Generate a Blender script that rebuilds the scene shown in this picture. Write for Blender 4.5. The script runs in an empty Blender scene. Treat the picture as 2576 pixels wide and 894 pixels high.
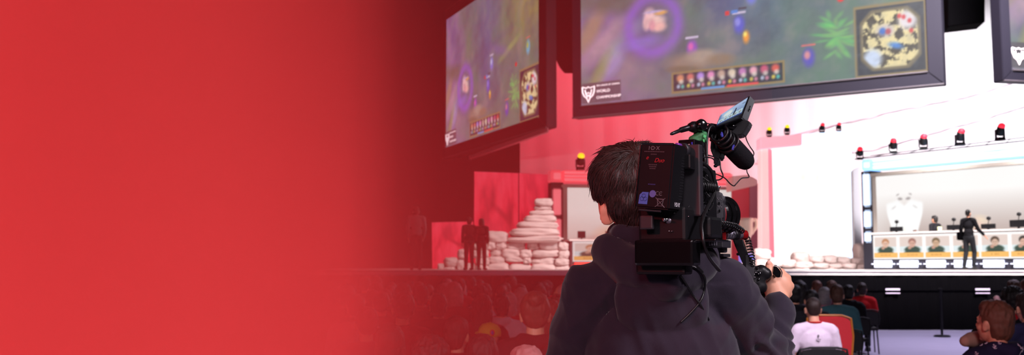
import bpy, bmesh, math, random
import numpy as np
from mathutils import Vector, Matrix, noise
SC = bpy.context.scene
COL = SC.collection
R = random.Random(7)
PI = math.pi
F = 2504.0
CAMZ = 1.5
PITCH = math.atan(225/F)

def P(px, py, Y):
    u = (px-1288)/F; v = (447-py)/F
    t = Y/(math.cos(PITCH)-v*math.sin(PITCH))
    return Vector((u*t, Y, CAMZ+t*(math.sin(PITCH)+v*math.cos(PITCH))))

# ------------------------------------------------------------------ colour / materials
def lin(c):
    return tuple(((x/255)/12.92 if x/255 <= .04045 else ((x/255+.055)/1.055)**2.4) for x in c[:3])

def mat(name, rgb, rough=.6, metal=0., bump=0., bscale=40., var=0., vscale=8., emit=0., spec=.5, coat=0., dist=.002, sheen=0., aniso=None):
    m = bpy.data.materials.new(name); m.use_nodes = True
    nt = m.node_tree; b = nt.nodes['Principled BSDF']
    c = (*lin(rgb), 1)
    b.inputs['Base Color'].default_value = c
    b.inputs['Roughness'].default_value = rough
    b.inputs['Metallic'].default_value = metal
    b.inputs['Specular IOR Level'].default_value = spec
    b.inputs['Coat Weight'].default_value = coat
    b.inputs['Sheen Weight'].default_value = sheen
    if emit:
        b.inputs['Emission Color'].default_value = c
        b.inputs['Emission Strength'].default_value = emit
    tc = nt.nodes.new('ShaderNodeTexCoord')
    if var:
        n = nt.nodes.new('ShaderNodeTexNoise'); n.inputs['Scale'].default_value = vscale; n.inputs['Detail'].default_value = 5
        mx = nt.nodes.new('ShaderNodeMixRGB'); mx.inputs[1].default_value = tuple(x*(1-var) for x in c[:3])+(1,)
        mx.inputs[2].default_value = tuple(min(1, x*(1+var)) for x in c[:3])+(1,)
        nt.links.new(tc.outputs['Object'], n.inputs['Vector'])
        nt.links.new(n.outputs['Fac'], mx.inputs[0]); nt.links.new(mx.outputs[0], b.inputs['Base Color'])
    if bump:
        n = nt.nodes.new('ShaderNodeTexNoise'); n.inputs['Scale'].default_value = bscale; n.inputs['Detail'].default_value = 6
        if aniso:
            mp = nt.nodes.new('ShaderNodeMapping'); mp.inputs['Scale'].default_value = aniso
            nt.links.new(tc.outputs['Object'], mp.inputs['Vector']); nt.links.new(mp.outputs[0], n.inputs['Vector'])
        else:
            nt.links.new(tc.outputs['Object'], n.inputs['Vector'])
        bp = nt.nodes.new('ShaderNodeBump'); bp.inputs['Strength'].default_value = bump; bp.inputs['Distance'].default_value = dist
        nt.links.new(n.outputs['Fac'], bp.inputs['Height']); nt.links.new(bp.outputs['Normal'], b.inputs['Normal'])
    return m

def led(name, strength=1.0):
    m = bpy.data.materials.new(name); m.use_nodes = True
    nt = m.node_tree; b = nt.nodes['Principled BSDF']
    a = nt.nodes.new('ShaderNodeVertexColor'); a.layer_name = 'picture'
    b.inputs['Base Color'].default_value = (.01, .01, .01, 1); b.inputs['Roughness'].default_value = .6; b.inputs['Specular IOR Level'].default_value = .1
    nt.links.new(a.outputs['Color'], b.inputs['Emission Color'])
    b.inputs['Emission Strength'].default_value = strength
    return m

M = {}
M['black_plastic'] = mat('black_plastic', (19, 18, 21), .42, bump=.15, bscale=300, spec=.22, dist=.0005)
M['gloss_black'] = mat('gloss_black', (14, 13, 15), .15, spec=.6)
M['black_rubber'] = mat('black_rubber', (18, 17, 19), .38, spec=.5)
M['black_metal'] = mat('black_metal', (40, 38, 42), .35, metal=.7)
M['chrome'] = mat('chrome', (200, 198, 200), .2, metal=1)
M['grey_metal'] = mat('grey_metal', (120, 116, 128), .38, metal=.6)
M['charcoal'] = mat('charcoal_plastic', (36, 34, 40), .5)
M['foam'] = mat('foam', (26, 24, 28), .95, bump=1, bscale=420, dist=.002, spec=.15)
M['blue_tape'] = mat('blue_tape', (48, 52, 170), .5)
M['green_tape'] = mat('green_tape', (46, 120, 70), .6, bump=.5, bscale=120, var=.3)
M['red_anod'] = mat('red_anodised', (150, 14, 20), .3, metal=.4)
M['white_print'] = mat('white_print', (205, 200, 205), .6)
M['grey_print'] = mat('grey_print', (120, 112, 118), .6)
M['red_print'] = mat('red_print', (180, 24, 34), .6)
M['blue_label'] = mat('blue_label', (70, 105, 190), .5)
M['hoodie'] = mat('hoodie_cloth', (43, 36, 48), .95, bump=.25, bscale=520, dist=.002, var=.15, vscale=25, spec=.15, sheen=.15)
M['skin'] = mat('skin', (222, 160, 132), .5, bump=.12, bscale=160, dist=.001, var=.08, vscale=20, spec=.4)
M['hair_dark'] = mat('dark_hair', (44, 28, 25), .4, bump=.6, bscale=60, aniso=(6, 6, .6), dist=.004, spec=.5)
M['trouser'] = mat('dark_trousers', (24, 25, 32), .9, bump=.3, bscale=80)
M['shoe'] = mat('shoe', (36, 34, 36), .6)
M['white_fabric'] = mat('white_fabric', (232, 228, 232), .9, bump=.15, bscale=2, dist=.05)
M['black_cloth'] = mat('black_cloth', (7, 6, 8), .95, spec=.02)
M['black_set'] = mat('black_set', (22, 21, 26), .6)
M['carpet'] = mat('carpet', (176, 170, 190), .95, bump=.5, bscale=30, var=.06, vscale=3, spec=.1)
M['stage_top'] = mat('stage_deck', (190, 182, 180), .5, var=.08, vscale=2)
M['stone'] = mat('pale_stone', (206, 186, 182), .85, bump=.6, bscale=5, dist=.03, var=.1, vscale=3)
M['frame_dark'] = mat('screen_frame', (24, 21, 33), .6, spec=.2)
M['frame_edge'] = mat('screen_edge', (62, 54, 62), .6)

# ------------------------------------------------------------------ object helpers
def link(o, parent=None):
    COL.objects.link(o)
    if parent is not None: o.parent = parent
    return o
def tag(o, label=None, cat=None, group=None, kind=None):
    if label: o['label'] = label
    if cat: o['category'] = cat
    if group: o['group'] = group
    if kind: o['kind'] = kind
    return o
def thing(name, label, cat, loc=(0, 0, 0), rz=0, group=None):
    o = bpy.data.objects.new(name, None); o.empty_display_size = .1
    COL.objects.link(o); o.location = loc; o.rotation_euler = (0, 0, rz)
    return tag(o, label, cat, group)
def setm(me, m):
    for x in (m if isinstance(m, (list, tuple)) else [m]): me.materials.append(x)
def obj(name, bm, m, parent=None, smooth=False, world=True):
    """mesh in world coordinates; if a parent is given the mesh is shifted into the parent's frame"""
    me = bpy.data.meshes.new(name)
    if isinstance(bm, bpy.types.Mesh):
        me = bm
    else:
        bmesh.ops.recalc_face_normals(bm, faces=bm.faces)
        bm.to_mesh(me); bm.free()
    if not me.materials: setm(me, m)
    if smooth:
        for p in me.polygons: p.use_smooth = True
    o = bpy.data.objects.new(name, me); COL.objects.link(o)
    if parent is not None:
        o.parent = parent
        if world: me.transform(wm(parent).inverted())
    return o
def wm(o):
    m = Matrix.Translation(o.location) @ o.rotation_euler.to_matrix().to_4x4()
    return (wm(o.parent) @ m) if o.parent else m
def B(): return bmesh.new()

def box(bm, c, s, rot=None, bev=0, seg=2):
    c = Vector(c)
    r = bmesh.ops.create_cube(bm, size=1)
    vs = r['verts']
    for v in vs: v.co = Vector((v.co.x*s[0], v.co.y*s[1], v.co.z*s[2]))
    if bev:
        es = list({e for v in vs for e in v.link_edges})
        rr = bmesh.ops.bevel(bm, geom=es, offset=bev, segments=seg, affect='EDGES', profile=.6)
        vs = list({v for f in rr['faces'] for v in f.verts} | {v for v in vs if v.is_valid})
    for v in vs: v.co = (rot @ v.co if rot else v.co)+c
    return vs
def prism(bm, pts, vec, bev=0):
    """polygon of world points extruded by vec"""
    vec = Vector(vec)
    a = [bm.verts.new(p) for p in pts]; b = [bm.verts.new(Vector(p)+vec) for p in pts]
    n = len(pts)
    fs = [bm.faces.new(a), bm.faces.new(list(reversed(b)))]
    for i in range(n): fs.append(bm.faces.new((a[i], b[i], b[(i+1) % n], a[(i+1) % n])))
    if bev:
        es = list({e for f in fs for e in f.edges})
        bmesh.ops.bevel(bm, geom=es, offset=bev, segments=2, affect='EDGES')
def frame_of(d):
    d = Vector(d).normalized()
    up = Vector((0, 0, 1)) if abs(d.z) < .95 else Vector((0, 1, 0))
    x = up.cross(d).normalized(); y = d.cross(x)
    return x, y, d
def tube(bm, pts, r, seg=10, caps=True, closed=False):
    pts = [Vector(p) for p in pts]; n = len(pts)
    rs = r if isinstance(r, (list, tuple)) else [r]*n
    rings = []; x = None
    for i, p in enumerate(pts):
        d = (pts[min(i+1, n-1)]-pts[max(i-1, 0)])
        if closed: d = pts[(i+1) % n]-pts[i-1]
        if d.length < 1e-9: d = Vector((0, 0, 1))
        d.normalize()
        if x is None: x, y, _ = frame_of(d)
        else:
            x = (x-d*x.dot(d))
            x = x.normalized() if x.length > 1e-6 else frame_of(d)[0]
            y = d.cross(x)
        rings.append([bm.verts.new(p+(x*math.cos(2*PI*k/seg)+y*math.sin(2*PI*k/seg))*rs[i]) for k in range(seg)])
    for i in range(n if closed else n-1):
        a = rings[i]; b = rings[(i+1) % n]
        for k in range(seg): bm.faces.new((a[k], a[(k+1) % seg], b[(k+1) % seg], b[k]))
    if caps and not closed:
        bm.faces.new(list(reversed(rings[0]))); bm.faces.new(rings[-1])
def spline(pts, n=8):
    pts = [Vector(p) for p in pts]; out = []
    for i in range(len(pts)-1):
        p0 = pts[max(i-1, 0)]; p1 = pts[i]; p2 = pts[i+1]; p3 = pts[min(i+2, len(pts)-1)]
        for k in range(n):
            t = k/n
            out.append(.5*((2*p1)+(p2-p0)*t+(2*p0-5*p1+4*p2-p3)*t*t+(3*p1-p0-3*p2+p3)*t**3))
    out.append(pts[-1]); return out
def lathe(bm, p, d, prof, seg=32):
    """prof: (distance along axis, radius)"""
    x, y, d = frame_of(d); p = Vector(p); prev = None; first = None
    for (t, r) in prof:
        ring = [bm.verts.new(p+d*t+(x*math.cos(2*PI*k/seg)+y*math.sin(2*PI*k/seg))*max(r, 1e-5)) for k in range(seg)]
        if prev:
            for k in range(seg): bm.faces.new((prev[k], prev[(k+1) % seg], ring[(k+1) % seg], ring[k]))
        else: first = ring
        prev = ring
    bm.faces.new(first[::-1]); bm.faces.new(prev)
def ell(bm, c, r, rot=None, seg=20, rings=14):
    c = Vector(c)
    T = lambda q: bm.verts.new((rot @ q if rot else q)+c)
    top = T(Vector((0, 0, r[2]))); bot = T(Vector((0, 0, -r[2]))); prev = None
    for i in range(1, rings):
        th = PI*i/rings; sr = math.sin(th); cz = math.cos(th)
        ring = [T(Vector((sr*math.cos(2*PI*k/seg)*r[0], sr*math.sin(2*PI*k/seg)*r[1], cz*r[2]))) for k in range(seg)]
        for k in range(seg):
            k2 = (k+1) % seg
            if prev: bm.faces.new((prev[k], ring[k], ring[k2], prev[k2]))
            else: bm.faces.new((top, ring[k], ring[k2]))
        prev = ring
    for k in range(seg): bm.faces.new((prev[k], bot, prev[(k+1) % seg]))
def cap(bm, a, b, ra, rb, seg=14):
    """tapered limb between two joints"""
    a = Vector(a); b = Vector(b)
    ell(bm, a, (ra,)*3, seg=seg, rings=10); ell(bm, b, (rb,)*3, seg=seg, rings=10)
    tube(bm, [a, b], [ra, rb], seg)
def limb(bm, pts, rs, seg=14):
    for i in range(len(pts)-1): cap(bm, pts[i], pts[i+1], rs[i], rs[i+1], seg)
def coil(p, n_per=10, turns=12, r=.01):
    p = [Vector(q) for q in p]; out = []
    N = n_per*turns; L = len(p)-1
    for i in range(N+1):
        t = i/N*L; k = min(int(t), L-1); q = p[k].lerp(p[k+1], t-k)
        d = (p[min(k+1, L)]-p[k]).normalized(); x, y, _ = frame_of(d)
        a = 2*PI*i/n_per
        out.append(q+(x*math.cos(a)+y*math.sin(a))*r)
    return out
def fuse(bm, voxel, smooth=4, fac=.5, name='fused', disp=None):
    """one continuous surface out of overlapping volumes"""
    me = bpy.data.meshes.new(name+'_raw'); bmesh.ops.recalc_face_normals(bm, faces=bm.faces); bm.to_mesh(me); bm.free()
    o = bpy.data.objects.new(name, me); COL.objects.link(o)
    r = o.modifiers.new('r', 'REMESH'); r.mode = 'VOXEL'; r.voxel_size = voxel; r.use_smooth_shade = True
    if smooth:
        s = o.modifiers.new('s', 'SMOOTH'); s.factor = fac; s.iterations = smooth
    dg = bpy.context.evaluated_depsgraph_get(); dg.update()
    out = bpy.data.meshes.new_from_object(o.evaluated_get(dg), depsgraph=dg)
    bpy.data.objects.remove(o); bpy.data.meshes.remove(me)
    out.name = name
    if disp:
        n = len(out.vertices)
        nrm = [v.normal.copy() for v in out.vertices]
        for i, v in enumerate(out.vertices): v.co += nrm[i]*disp(v.co)
    for p in out.polygons: p.use_smooth = True
    out.materials.clear()
    return out
def text(name, s, p, xd, yd, size, m, parent=None, depth=.0004, shear=0, align='CENTER'):
    cu = bpy.data.curves.new(name, 'FONT'); cu.body = s; cu.size = size; cu.extrude = depth; cu.shear = shear
    cu.align_x = align; cu.align_y = 'CENTER'
    o = bpy.data.objects.new(name, cu); COL.objects.link(o)
    dg = bpy.context.evaluated_depsgraph_get(); dg.update()
    me = bpy.data.meshes.new_from_object(o.evaluated_get(dg), depsgraph=dg)
    bpy.data.objects.remove(o); bpy.data.curves.remove(cu)
    x = Vector(xd).normalized(); z = x.cross(Vector(yd)).normalized(); y = z.cross(x)
    me.transform(Matrix.Translation(p) @ Matrix((x, y, z)).transposed().to_4x4())
    me.materials.clear(); me.materials.append(m)
    return obj(name, me, m, parent)
def copy_tree(o, parent=None):
    c = o.copy(); COL.objects.link(c)
    c.parent = parent
    for ch in list(o.children):
        copy_tree(ch, c)
    return c

# picture on a lit panel: a grid whose colours come from a painting function
def picture(name, TL, TR, BR, BL, fn, nx, ny, m, parent=None):
    TL, TR, BR, BL = map(Vector, (TL, TR, BR, BL))
    u = np.linspace(0, 1, nx); v = np.linspace(0, 1, ny)
    U, V = np.meshgrid(u, v)
    img = np.clip(fn(U, V), 0, 255)/255.0
    img = np.where(img <= .04045, img/12.92, ((img+.055)/1.055)**2.4)
    co = np.empty((ny, nx, 3))
    for k in range(3):
        co[..., k] = (BL[k]*(1-U)+BR[k]*U)*(1-V)+(TL[k]*(1-U)+TR[k]*U)*V
    idx = np.arange(nx*ny).reshape(ny, nx)
    fc = np.stack([idx[:-1, :-1], idx[:-1, 1:], idx[1:, 1:], idx[1:, :-1]], -1).reshape(-1, 4)
    me = bpy.data.meshes.new(name)
    me.from_pydata(co.reshape(-1, 3).tolist(), [], fc.tolist())
    at = me.color_attributes.new('picture', 'FLOAT_COLOR', 'POINT')
    rgba = np.ones((nx*ny, 4), dtype=np.float32); rgba[:, :3] = img.reshape(-1, 3)
    at.data.foreach_set('color', rgba.ravel())
    me.materials.append(m)
    return obj(name, me, m, parent)
def fbm(U, V, s, seed):
    rs = np.random.RandomState(seed); out = np.zeros_like(U); amp = 1
    for o in range(4):
        for k in range(5):
            a = rs.uniform(0, 2*PI); f = s*(2**o)*rs.uniform(.6, 1.3)
            out += amp*np.sin((U*math.cos(a)*1.78+V*math.sin(a))*f*2*PI+rs.uniform(0, 6.28)+1.2*np.sin((U+V)*f*3+rs.uniform(0, 6)))/5
        amp *= .55
    return out
class Paint:
    def __init__(s, U, V, base): s.U, s.V = U, V; s.i = np.zeros(U.shape+(3,))+np.array(base, float)
    def mix(s, a, c): a = np.clip(a, 0, 1)[..., None]; s.i = s.i*(1-a)+np.array(c, float)*a
    def blob(s, x, y, rx, ry, c, a=1, soft=.5, rot=0):
        dx = s.U-x; dy = s.V-y; cr, sr = math.cos(rot), math.sin(rot)
        dx, dy = dx*cr+dy*sr, -dx*sr+dy*cr
        d = np.sqrt((dx/rx)**2+(dy/ry)**2)
        s.mix(a*np.clip((1+soft-d)/(2*soft), 0, 1), c)
    def rect(s, x0, y0, x1, y1, c, a=1):
        e = .0015
        m = np.clip((s.U-x0)/e, 0, 1)*np.clip((x1-s.U)/e, 0, 1)*np.clip((s.V-y0)/e, 0, 1)*np.clip((y1-s.V)/e, 0, 1)
        s.mix(m*a, c)
KH=.240; KF=.25; KP=.42; KR=.55; KW=.4; KS=.34; KA=.55; KB_=.19; TK=1.0; SG=.088; SB=.092
# ================================================================== THE HALL
def plane_box(name, lo, hi, m, kind='structure', parent=None, label=None):
    bm = B(); box(bm, [(a+b)/2 for a, b in zip(lo, hi)], [b-a for a, b in zip(lo, hi)])
    o = obj(name, bm, m, parent); o['kind'] = kind
    if label: o['label'] = label
    return o
M['hall_black'] = mat('hall_black', (11, 9, 10), .95, spec=.05)
plane_box('floor', (-16, -11, -.2), (40, 56, 0), M['carpet'], label='pale violet-grey carpet of the hall')
plane_box('wall_back', (-16, 55, 0), (40, 56, 22), M['hall_black'], label='black rear wall of the hall')
plane_box('wall_left', (-16.6, -11, 0), (-16, 56, 22), M['hall_black'], label='black side wall beyond the red veil')
plane_box('wall_right', (40, -11, 0), (40.6, 56, 22), M['hall_black'], label='black side wall')
plane_box('ceiling', (-16, -11, 22), (40, 56, 22.4), M['hall_black'], label='black hall ceiling')

# white fabric wall behind the stage, soft vertical pleats and a sweeping seam
bm = B(); n = 240; x0, x1 = .42, 34
vv = []
for i in range(n+1):
    x = x0+(x1-x0)*i/n
    y = 52+.05*math.sin(x*2.1)+.03*math.sin(x*5.3+1)-.0*x
    vv.append((bm.verts.new((x, y, 1.38)), bm.verts.new((x, y, 18)), bm.verts.new((x, y+.12, 1.38)), bm.verts.new((x, y+.12, 18))))
for a, b in zip(vv, vv[1:]):
    bm.faces.new((a[0], b[0], b[1], a[1])); bm.faces.new((a[2], a[3], b[3], b[2]))
    bm.faces.new((a[1], b[1], b[3], a[3])); bm.faces.new((a[0], a[2], b[2], b[0]))
bm.faces.new((vv[0][0], vv[0][1], vv[0][3], vv[0][2])); bm.faces.new((vv[-1][0], vv[-1][2], vv[-1][3], vv[-1][1]))
backdrop = obj('fabric_backdrop', bm, M['white_fabric'], smooth=False)
tag(backdrop, 'huge white fabric wall behind the stage, lit red at one end, white elsewhere', 'backdrop')
seam_m = mat('seam_cloth', (196, 178, 190), .9)
for name, pts in (('seam', [(1905, 405), (2200, 372), (2330, 338), (2450, 305), (2576, 268), (2700, 225)]),
                  ('seam', [(1975, 345), (2160, 300), (2330, 262), (2420, 246), (2560, 205)])):
    bm = B(); tube(bm, spline([P(a, b, 51.9) for a, b in pts]    , 6), .03, 8)
    obj(name, bm, seam_m, backdrop)

# curved black drape hanging between the two big screens
bm = B()
crv = spline([P(*q, 44) for q in ((1379, 84), (1386, 108), (1397, 142), (1408, 167), (1421, 183))], 5)
prism(bm, [P(1340, -140, 44), P(1340, 84, 44)]+crv+[P(1500, 183, 44), P(1500, -140, 44)], (0, .15, 0))
tag(obj('black_drape', bm, M['black_cloth']), 'black drape with a curved lower edge hanging in the gap between two giant screens', 'drape')
# flat black loudspeaker block near the top
bm = B(); prism(bm, [P(2385, -120, 33), P(2478, -120, 33), P(2478, 56, 33), P(2386, 67, 33)], (.2, 1.0, 0), bev=.03)
sp = obj('hanging_speaker', bm, M['black_cloth'])
tag(sp, 'black hanging loudspeaker block in the bright gap between two giant screens', 'speaker')
bm = B(); p_ = P(2431, -118, 33.5); tube(bm, [p_, Vector((p_.x, p_.y, 22))], .04, 8); obj('hanging_cable', bm, M['black_metal'], sp)

# ------------------------------------------------------------------ giant screens
def hud(p, x0, y0, x1, y1):
    p.rect(x0-.006, y0-.012, x1+.006, y1+.012, (150, 130, 90)); p.rect(x0, y0, x1, y1, (46, 52, 66))
def broadcast(U, V):
    p = Paint(U, V, (104, 122, 118))
    f1 = fbm(U, V, 1.6, 3); f2 = fbm(U, V, 3.2, 9); f3 = fbm(U, V, 9, 21)
    p.mix(np.clip((.34-U)/.25, 0, 1), (150, 122, 168))
    p.mix(.8*np.clip(1-np.abs(U-.5)/.22, 0, 1)*np.clip((V-.15)*3, 0, 1), (92, 112, 158))
    p.mix(.8*np.clip((U-.62)/.2, 0, 1)*np.clip(.75-V, 0, 1), (92, 130, 112))
    p.mix(.7*np.clip((U-.6)*3, 0, 1)*np.clip((V-.42)*4, 0, 1), (186, 166, 72))
    p.mix(.55*np.clip(f1, 0, 1), (84, 140, 96)); p.mix(.5*np.clip(-f1, 0, 1), (78, 84, 132))
    p.mix(.45*np.clip(f2-.1, 0, 1), (178, 156, 150)); p.mix(.4*np.clip(-f2-.1, 0, 1), (70, 78, 92))
    # tan path, purple veils and rocks on the left
    p.blob(.07, .33, .12, .035, (196, 160, 176), .8, .6, 1.05); p.blob(.035, .42, .12, .03, (180, 150, 110), .7, .5, 1.25)
    p.blob(.11, .22, .10, .028, (176, 156, 214), .8, .5, 1.2); p.blob(.15, .34, .10, .03, (190, 196, 210), .6, .6, 1.0)
    p.blob(.06, .16, .11, .02, (170, 178, 80), .5, .6, 1.3); p.blob(.12, .55, .16, .05, (96, 104, 84), .7, .6, -.3)
    p.blob(.19, .3, .05, .09, (96, 92, 130), .6, .6, .4)
    # lilac ring and the bright figure inside it
    d = np.sqrt(((U-.243)/.088)**2+((V-.40)/.165)**2)
    p.mix(.85*np.exp(-((d-.9)/.22)**2), (150, 106, 216)); p.mix(.4*np.clip(1-d, 0, 1), (130, 110, 200))
    p.blob(.20, .31, .06, .03, (146, 120, 222), .8, .5, .2)
    for x, y, rx, ry, c in ((.232, .45, .018, .04, (255, 206, 214)), (.25, .42, .03, .03, (255, 214, 206)), (.262, .385, .022, .025, (255, 196, 190)),
                            (.222, .41, .012, .035, (250, 196, 200)), (.268, .46, .02, .012, (240, 180, 110)), (.24, .40, .01, .03, (238, 168, 180)), (.245, .47, .03, .006, (210, 190, 240))):
        p.blob(x, y, rx, ry, c, 1, .4)
    # small creatures with health bars
    for x, y, c, c2 in ((.507, .34, (90, 96, 210), (150, 150, 240)), (.365, .245, (150, 90, 200), (236, 110, 190)), (.70, .13, (90, 80, 190), (236, 150, 150)), (.545, .48, (120, 130, 230), (220, 220, 255)), (.90, .47, (90, 190, 230), (200, 190, 60))):
        p.blob(x, y, .016, .045, c, .95, .35); p.blob(x-.004, y+.012, .008, .02, c2, .9, .4)
        p.rect(x-.02, y+.055, x+.02, y+.066, (236, 110, 110) if x > .6 else (214, 200, 230))
    p.blob(.527, .27, .009, .03, (255, 160, 60), 1, .5); p.blob(.524, .285, .005, .012, (255, 236, 120), 1, .5)
    p.rect(.465, .395, .48, .415, (230, 60, 60)); p.rect(.483, .40, .505, .415, (90, 140, 220)); p.rect(.506, .415, .53, .425, (60, 40, 50))
    p.blob(.789, .395, .009, .014, (236, 50, 50), 1, .3)
    # stone stump and green shrub
    for x, y, rx, ry, c in ((.36, .17, .07, .05, (158, 138, 122)), (.40, .20, .05, .035, (176, 160, 146)), (.45, .17, .04, .03, (146, 126, 104)), (.34, .14, .05, .02, (120, 110, 90))):
        p.blob(x, y, rx, ry, c, .9, .4, -.2)
    rs = np.random.RandomState(4)
    for k in range(46):
        a = rs.uniform(0, 2*PI); r = rs.uniform(.01, .055)
        p.blob(.775+r*math.cos(a)*.9, .22+r*math.sin(a)*2.1, .02, .006, (90+rs.randint(50), 180+rs.randint(30), 110), .6, .6, a+rs.uniform(-.3, .3))
    p.blob(.52, .60, .2, .03, (84, 96, 130), .5, .7, .25); p.blob(.72, .52, .10, .02, (176, 190, 110), .6, .6, .5); p.blob(.62, .55, .1, .03, (120, 110, 170), .6, .6, -.5)
    # portrait strip
    x0, y0, x1, y1 = .305, .032, .628, .122
    hud(p, x0, y0, x1, y1)
    for k in range(10):
        cx = x0+.022+k*.0312
        r = np.random.RandomState(40+k)
        c = [(236, 150, 110), (226, 120, 110), (190, 150, 236), (236, 150, 200), (214, 176, 156), (236, 216, 190), (200, 130, 190), (240, 170, 190), (226, 80, 120), (226, 90, 80)][k]
        p.blob(cx, y0+.065, .011, .02, c, 1, .4); p.blob(cx+.003, y0+.045, .007, .012, (240, 226, 214), .8, .5)
        p.blob(cx-.006, y0+.022, .005, .010, (236, 210, 90) if k % 2 else (200, 210, 236), .9, .4); p.blob(cx+.007, y0+.02, .005, .010, (230, 140, 170) if k % 3 else (90, 200, 190), .9, .4)
        p.rect(cx+.0145, y0+.012, cx+.0155, y1-.01, (30, 34, 46))
    p.rect(x0+.085, y0-.008, x0+.157, y0+.006, (96, 160, 226)); p.rect(x0+.162, y0-.008, x0+.255, y0+.006, (236, 84, 84))
    # map in the corner
    hud(p, .826, .012, .996, .335)
    mu = (U-.911)/.070; mv = (V-.175)/.135
    inside = np.clip((1-np.maximum(np.abs(mu), np.abs(mv)))*20, 0, 1)*np.clip((1.62-np.abs(mu)-np.abs(mv))*8, 0, 1)
    ring = np.clip((1.1-np.maximum(np.abs(mu), np.abs(mv)))*20, 0, 1)*np.clip((1.80-np.abs(mu)-np.abs(mv))*8, 0, 1)
    p.mix(ring, (120, 108, 84)); p.mix(inside, (240, 222, 164))
    bl = np.clip((fbm(U, V, 14, 5)+.05)*4, 0, 1)*inside
    p.mix(bl*.95, (62, 56, 48)); p.mix(inside*np.clip(1-np.hypot(mu-.65, mv-.6)/.45, 0, 1)*2, (236, 226, 232)); p.mix(inside*np.clip(1-np.hypot(mu+.65, mv+.65)/.45, 0, 1)*2, (206, 220, 246))
    for q in ((.5, .7), (.7, .55), (.75, .2), (.35, .75)): p.blob(.911+q[0]*.07, .175+q[1]*.135, .005, .011, (220, 50, 60), .9, .4)
    p.blob(.925, .14, .012, .02, (70, 140, 230), .9, .5, .8); p.blob(.90, .215, .022, .03, (200, 190, 220), .6, .3); p.blob(.893, .215, .008, .016, (50, 110, 210), .9, .3); p.blob(.907, .21, .007, .014, (190, 70, 90), .9, .3)
    # dark caption plate in the other corner (emblem and words are separate pieces)
    p.rect(.0, .012, .135, .125, (92, 84, 96), .92)
    p.mix(.25*np.clip(np.abs(f3), 0, 1), (128, 132, 140))
    return p.i
M['led'] = led('giant_screen_picture', .95)
M['caption'] = mat('caption_white', (236, 220, 226), .6, emit=.9)
def screen(label, BL, BR, h, left_in=.36, right_in=.45, bot_in=.42, thick=.45, back=None):
    BL = Vector(BL); BR = Vector(BR); BR.z = BL.z
    xd = (BR-BL).normalized(); up = Vector((0, 0, 1)); nrm = xd.cross(up)     # towards the audience
    if nrm.y > 0: nrm = -nrm
    t = thing('giant_screen', label, 'screen', (BL+BR)/2, group='giant screens above the stage')
    W = (BR-BL).length
    # mitred frame of four bars
    for name, q in (('bottom_bar', [(0, 0), (W, 0), (W-right_in, bot_in), (left_in, bot_in)]), ('side_bar', [(0, 0), (left_in, bot_in), (left_in, h-bot_in), (0, h)]),
                    ('side_bar', [(W, 0), (W, h), (W-right_in, h-bot_in), (W-right_in, bot_in)]), ('top_bar', [(0, h), (left_in, h-bot_in), (W-right_in, h-bot_in), (W, h)])):
        bm = B(); prism(bm, [BL+xd*a+up*b for a, b in q], -nrm*thick, bev=.02); obj(name, bm, M['frame_dark'], t)
    bm = B(); e = nrm*.02
    for q in ([(0, 0), (W, 0)], [(left_in, bot_in), (W-right_in, bot_in)]):
        tube(bm, [BL+xd*a+up*b+e for a, b in q], .03, 6)
    obj('edge_strip', bm, M['frame_edge'], t)
    bm = B(); prism(bm, [BL+xd*left_in+up*bot_in-nrm*.08, BL+xd*(W-right_in)+up*bot_in-nrm*.08, BL+xd*(W-right_in)+up*(h-bot_in)-nrm*.08, BL+xd*left_in+up*(h-bot_in)-nrm*.08], -nrm*.3)
    obj('back_panel', bm, M['black_set'], t)
    a = BL+xd*left_in+up*bot_in-nrm*.05; b = BL+xd*(W-right_in)+up*bot_in-nrm*.05; H = up*(h-2*bot_in)
    d = picture('display', a+H, b+H, b, a, broadcast, 330, 180, M['led'], t)
    dw = (b-a).length; dh = H.z
    o = lambda u, v: a+(b-a)*u+H*v+nrm*.02
    text('caption_text', '2016 LEAGUE OF LEGENDS', o(.053, .106), xd, up, dw*.0066, M['caption'], d, .004, align='LEFT')
    text('caption_text', 'WORLD', o(.053, .074), xd, up, dw*.0125, M['caption'], d, .004, align='LEFT')
    text('caption_text', 'CHAMPIONSHIP', o(.053, .040), xd, up, dw*.0115, M['caption'], d, .004, align='LEFT')
    # cup emblem: a winged shield outline
    bm = B(); cx, cy, s = .025, .068, .021
    asp = dw/dh
    S = lambda x, y: o(cx+x*s, cy+y*s*asp)
    for q in ([(-1, 1), (-.35, .8), (0, .95), (.35, .8), (1, 1), (.95, .2), (.7, -.35), (.25, -.7), (0, -1.3), (-.25, -.7), (-.7, -.35), (-.95, .2), (-1, 1)],
              [(-.55, .55), (-.4, -.1), (0, .15), (.4, -.1), (.55, .55)], [(-.4, -.1), (-.15, -.5), (0, -.2), (.15, -.5), (.4, -.1)]):
        tube(bm, [S(*k) for k in q], dw*.0022, 6)
    obj('emblem', bm, M['caption'], d)
    for s_ in (.18, .82):
        bm = B(); p_ = BL+xd*W*s_+up*(h-.05)-nrm*.2; tube(bm, [p_, Vector((p_.x, p_.y, 22))], .04, 8); obj('hanging_cable', bm, M['black_metal'], t)
    return t
SM = screen('largest giant screen hung over the camera operator, showing a game with a corner map', P(1440, 298, 36.8), P(2375, 210, 29.8), 7.6)
SL = screen('giant screen seen steeply from the side, veiled in red beside the dark drape', P(1115, 400, 50), P(1375, 318, 38.6), 7.6, left_in=.25, right_in=.75, bot_in=.5)
SR = screen('giant screen cut off by the edge of the picture beside the black loudspeaker', P(2524, 203, 29.2), P(3300, 228, 31.5), 7.6, left_in=.33, bot_in=.33)
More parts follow.
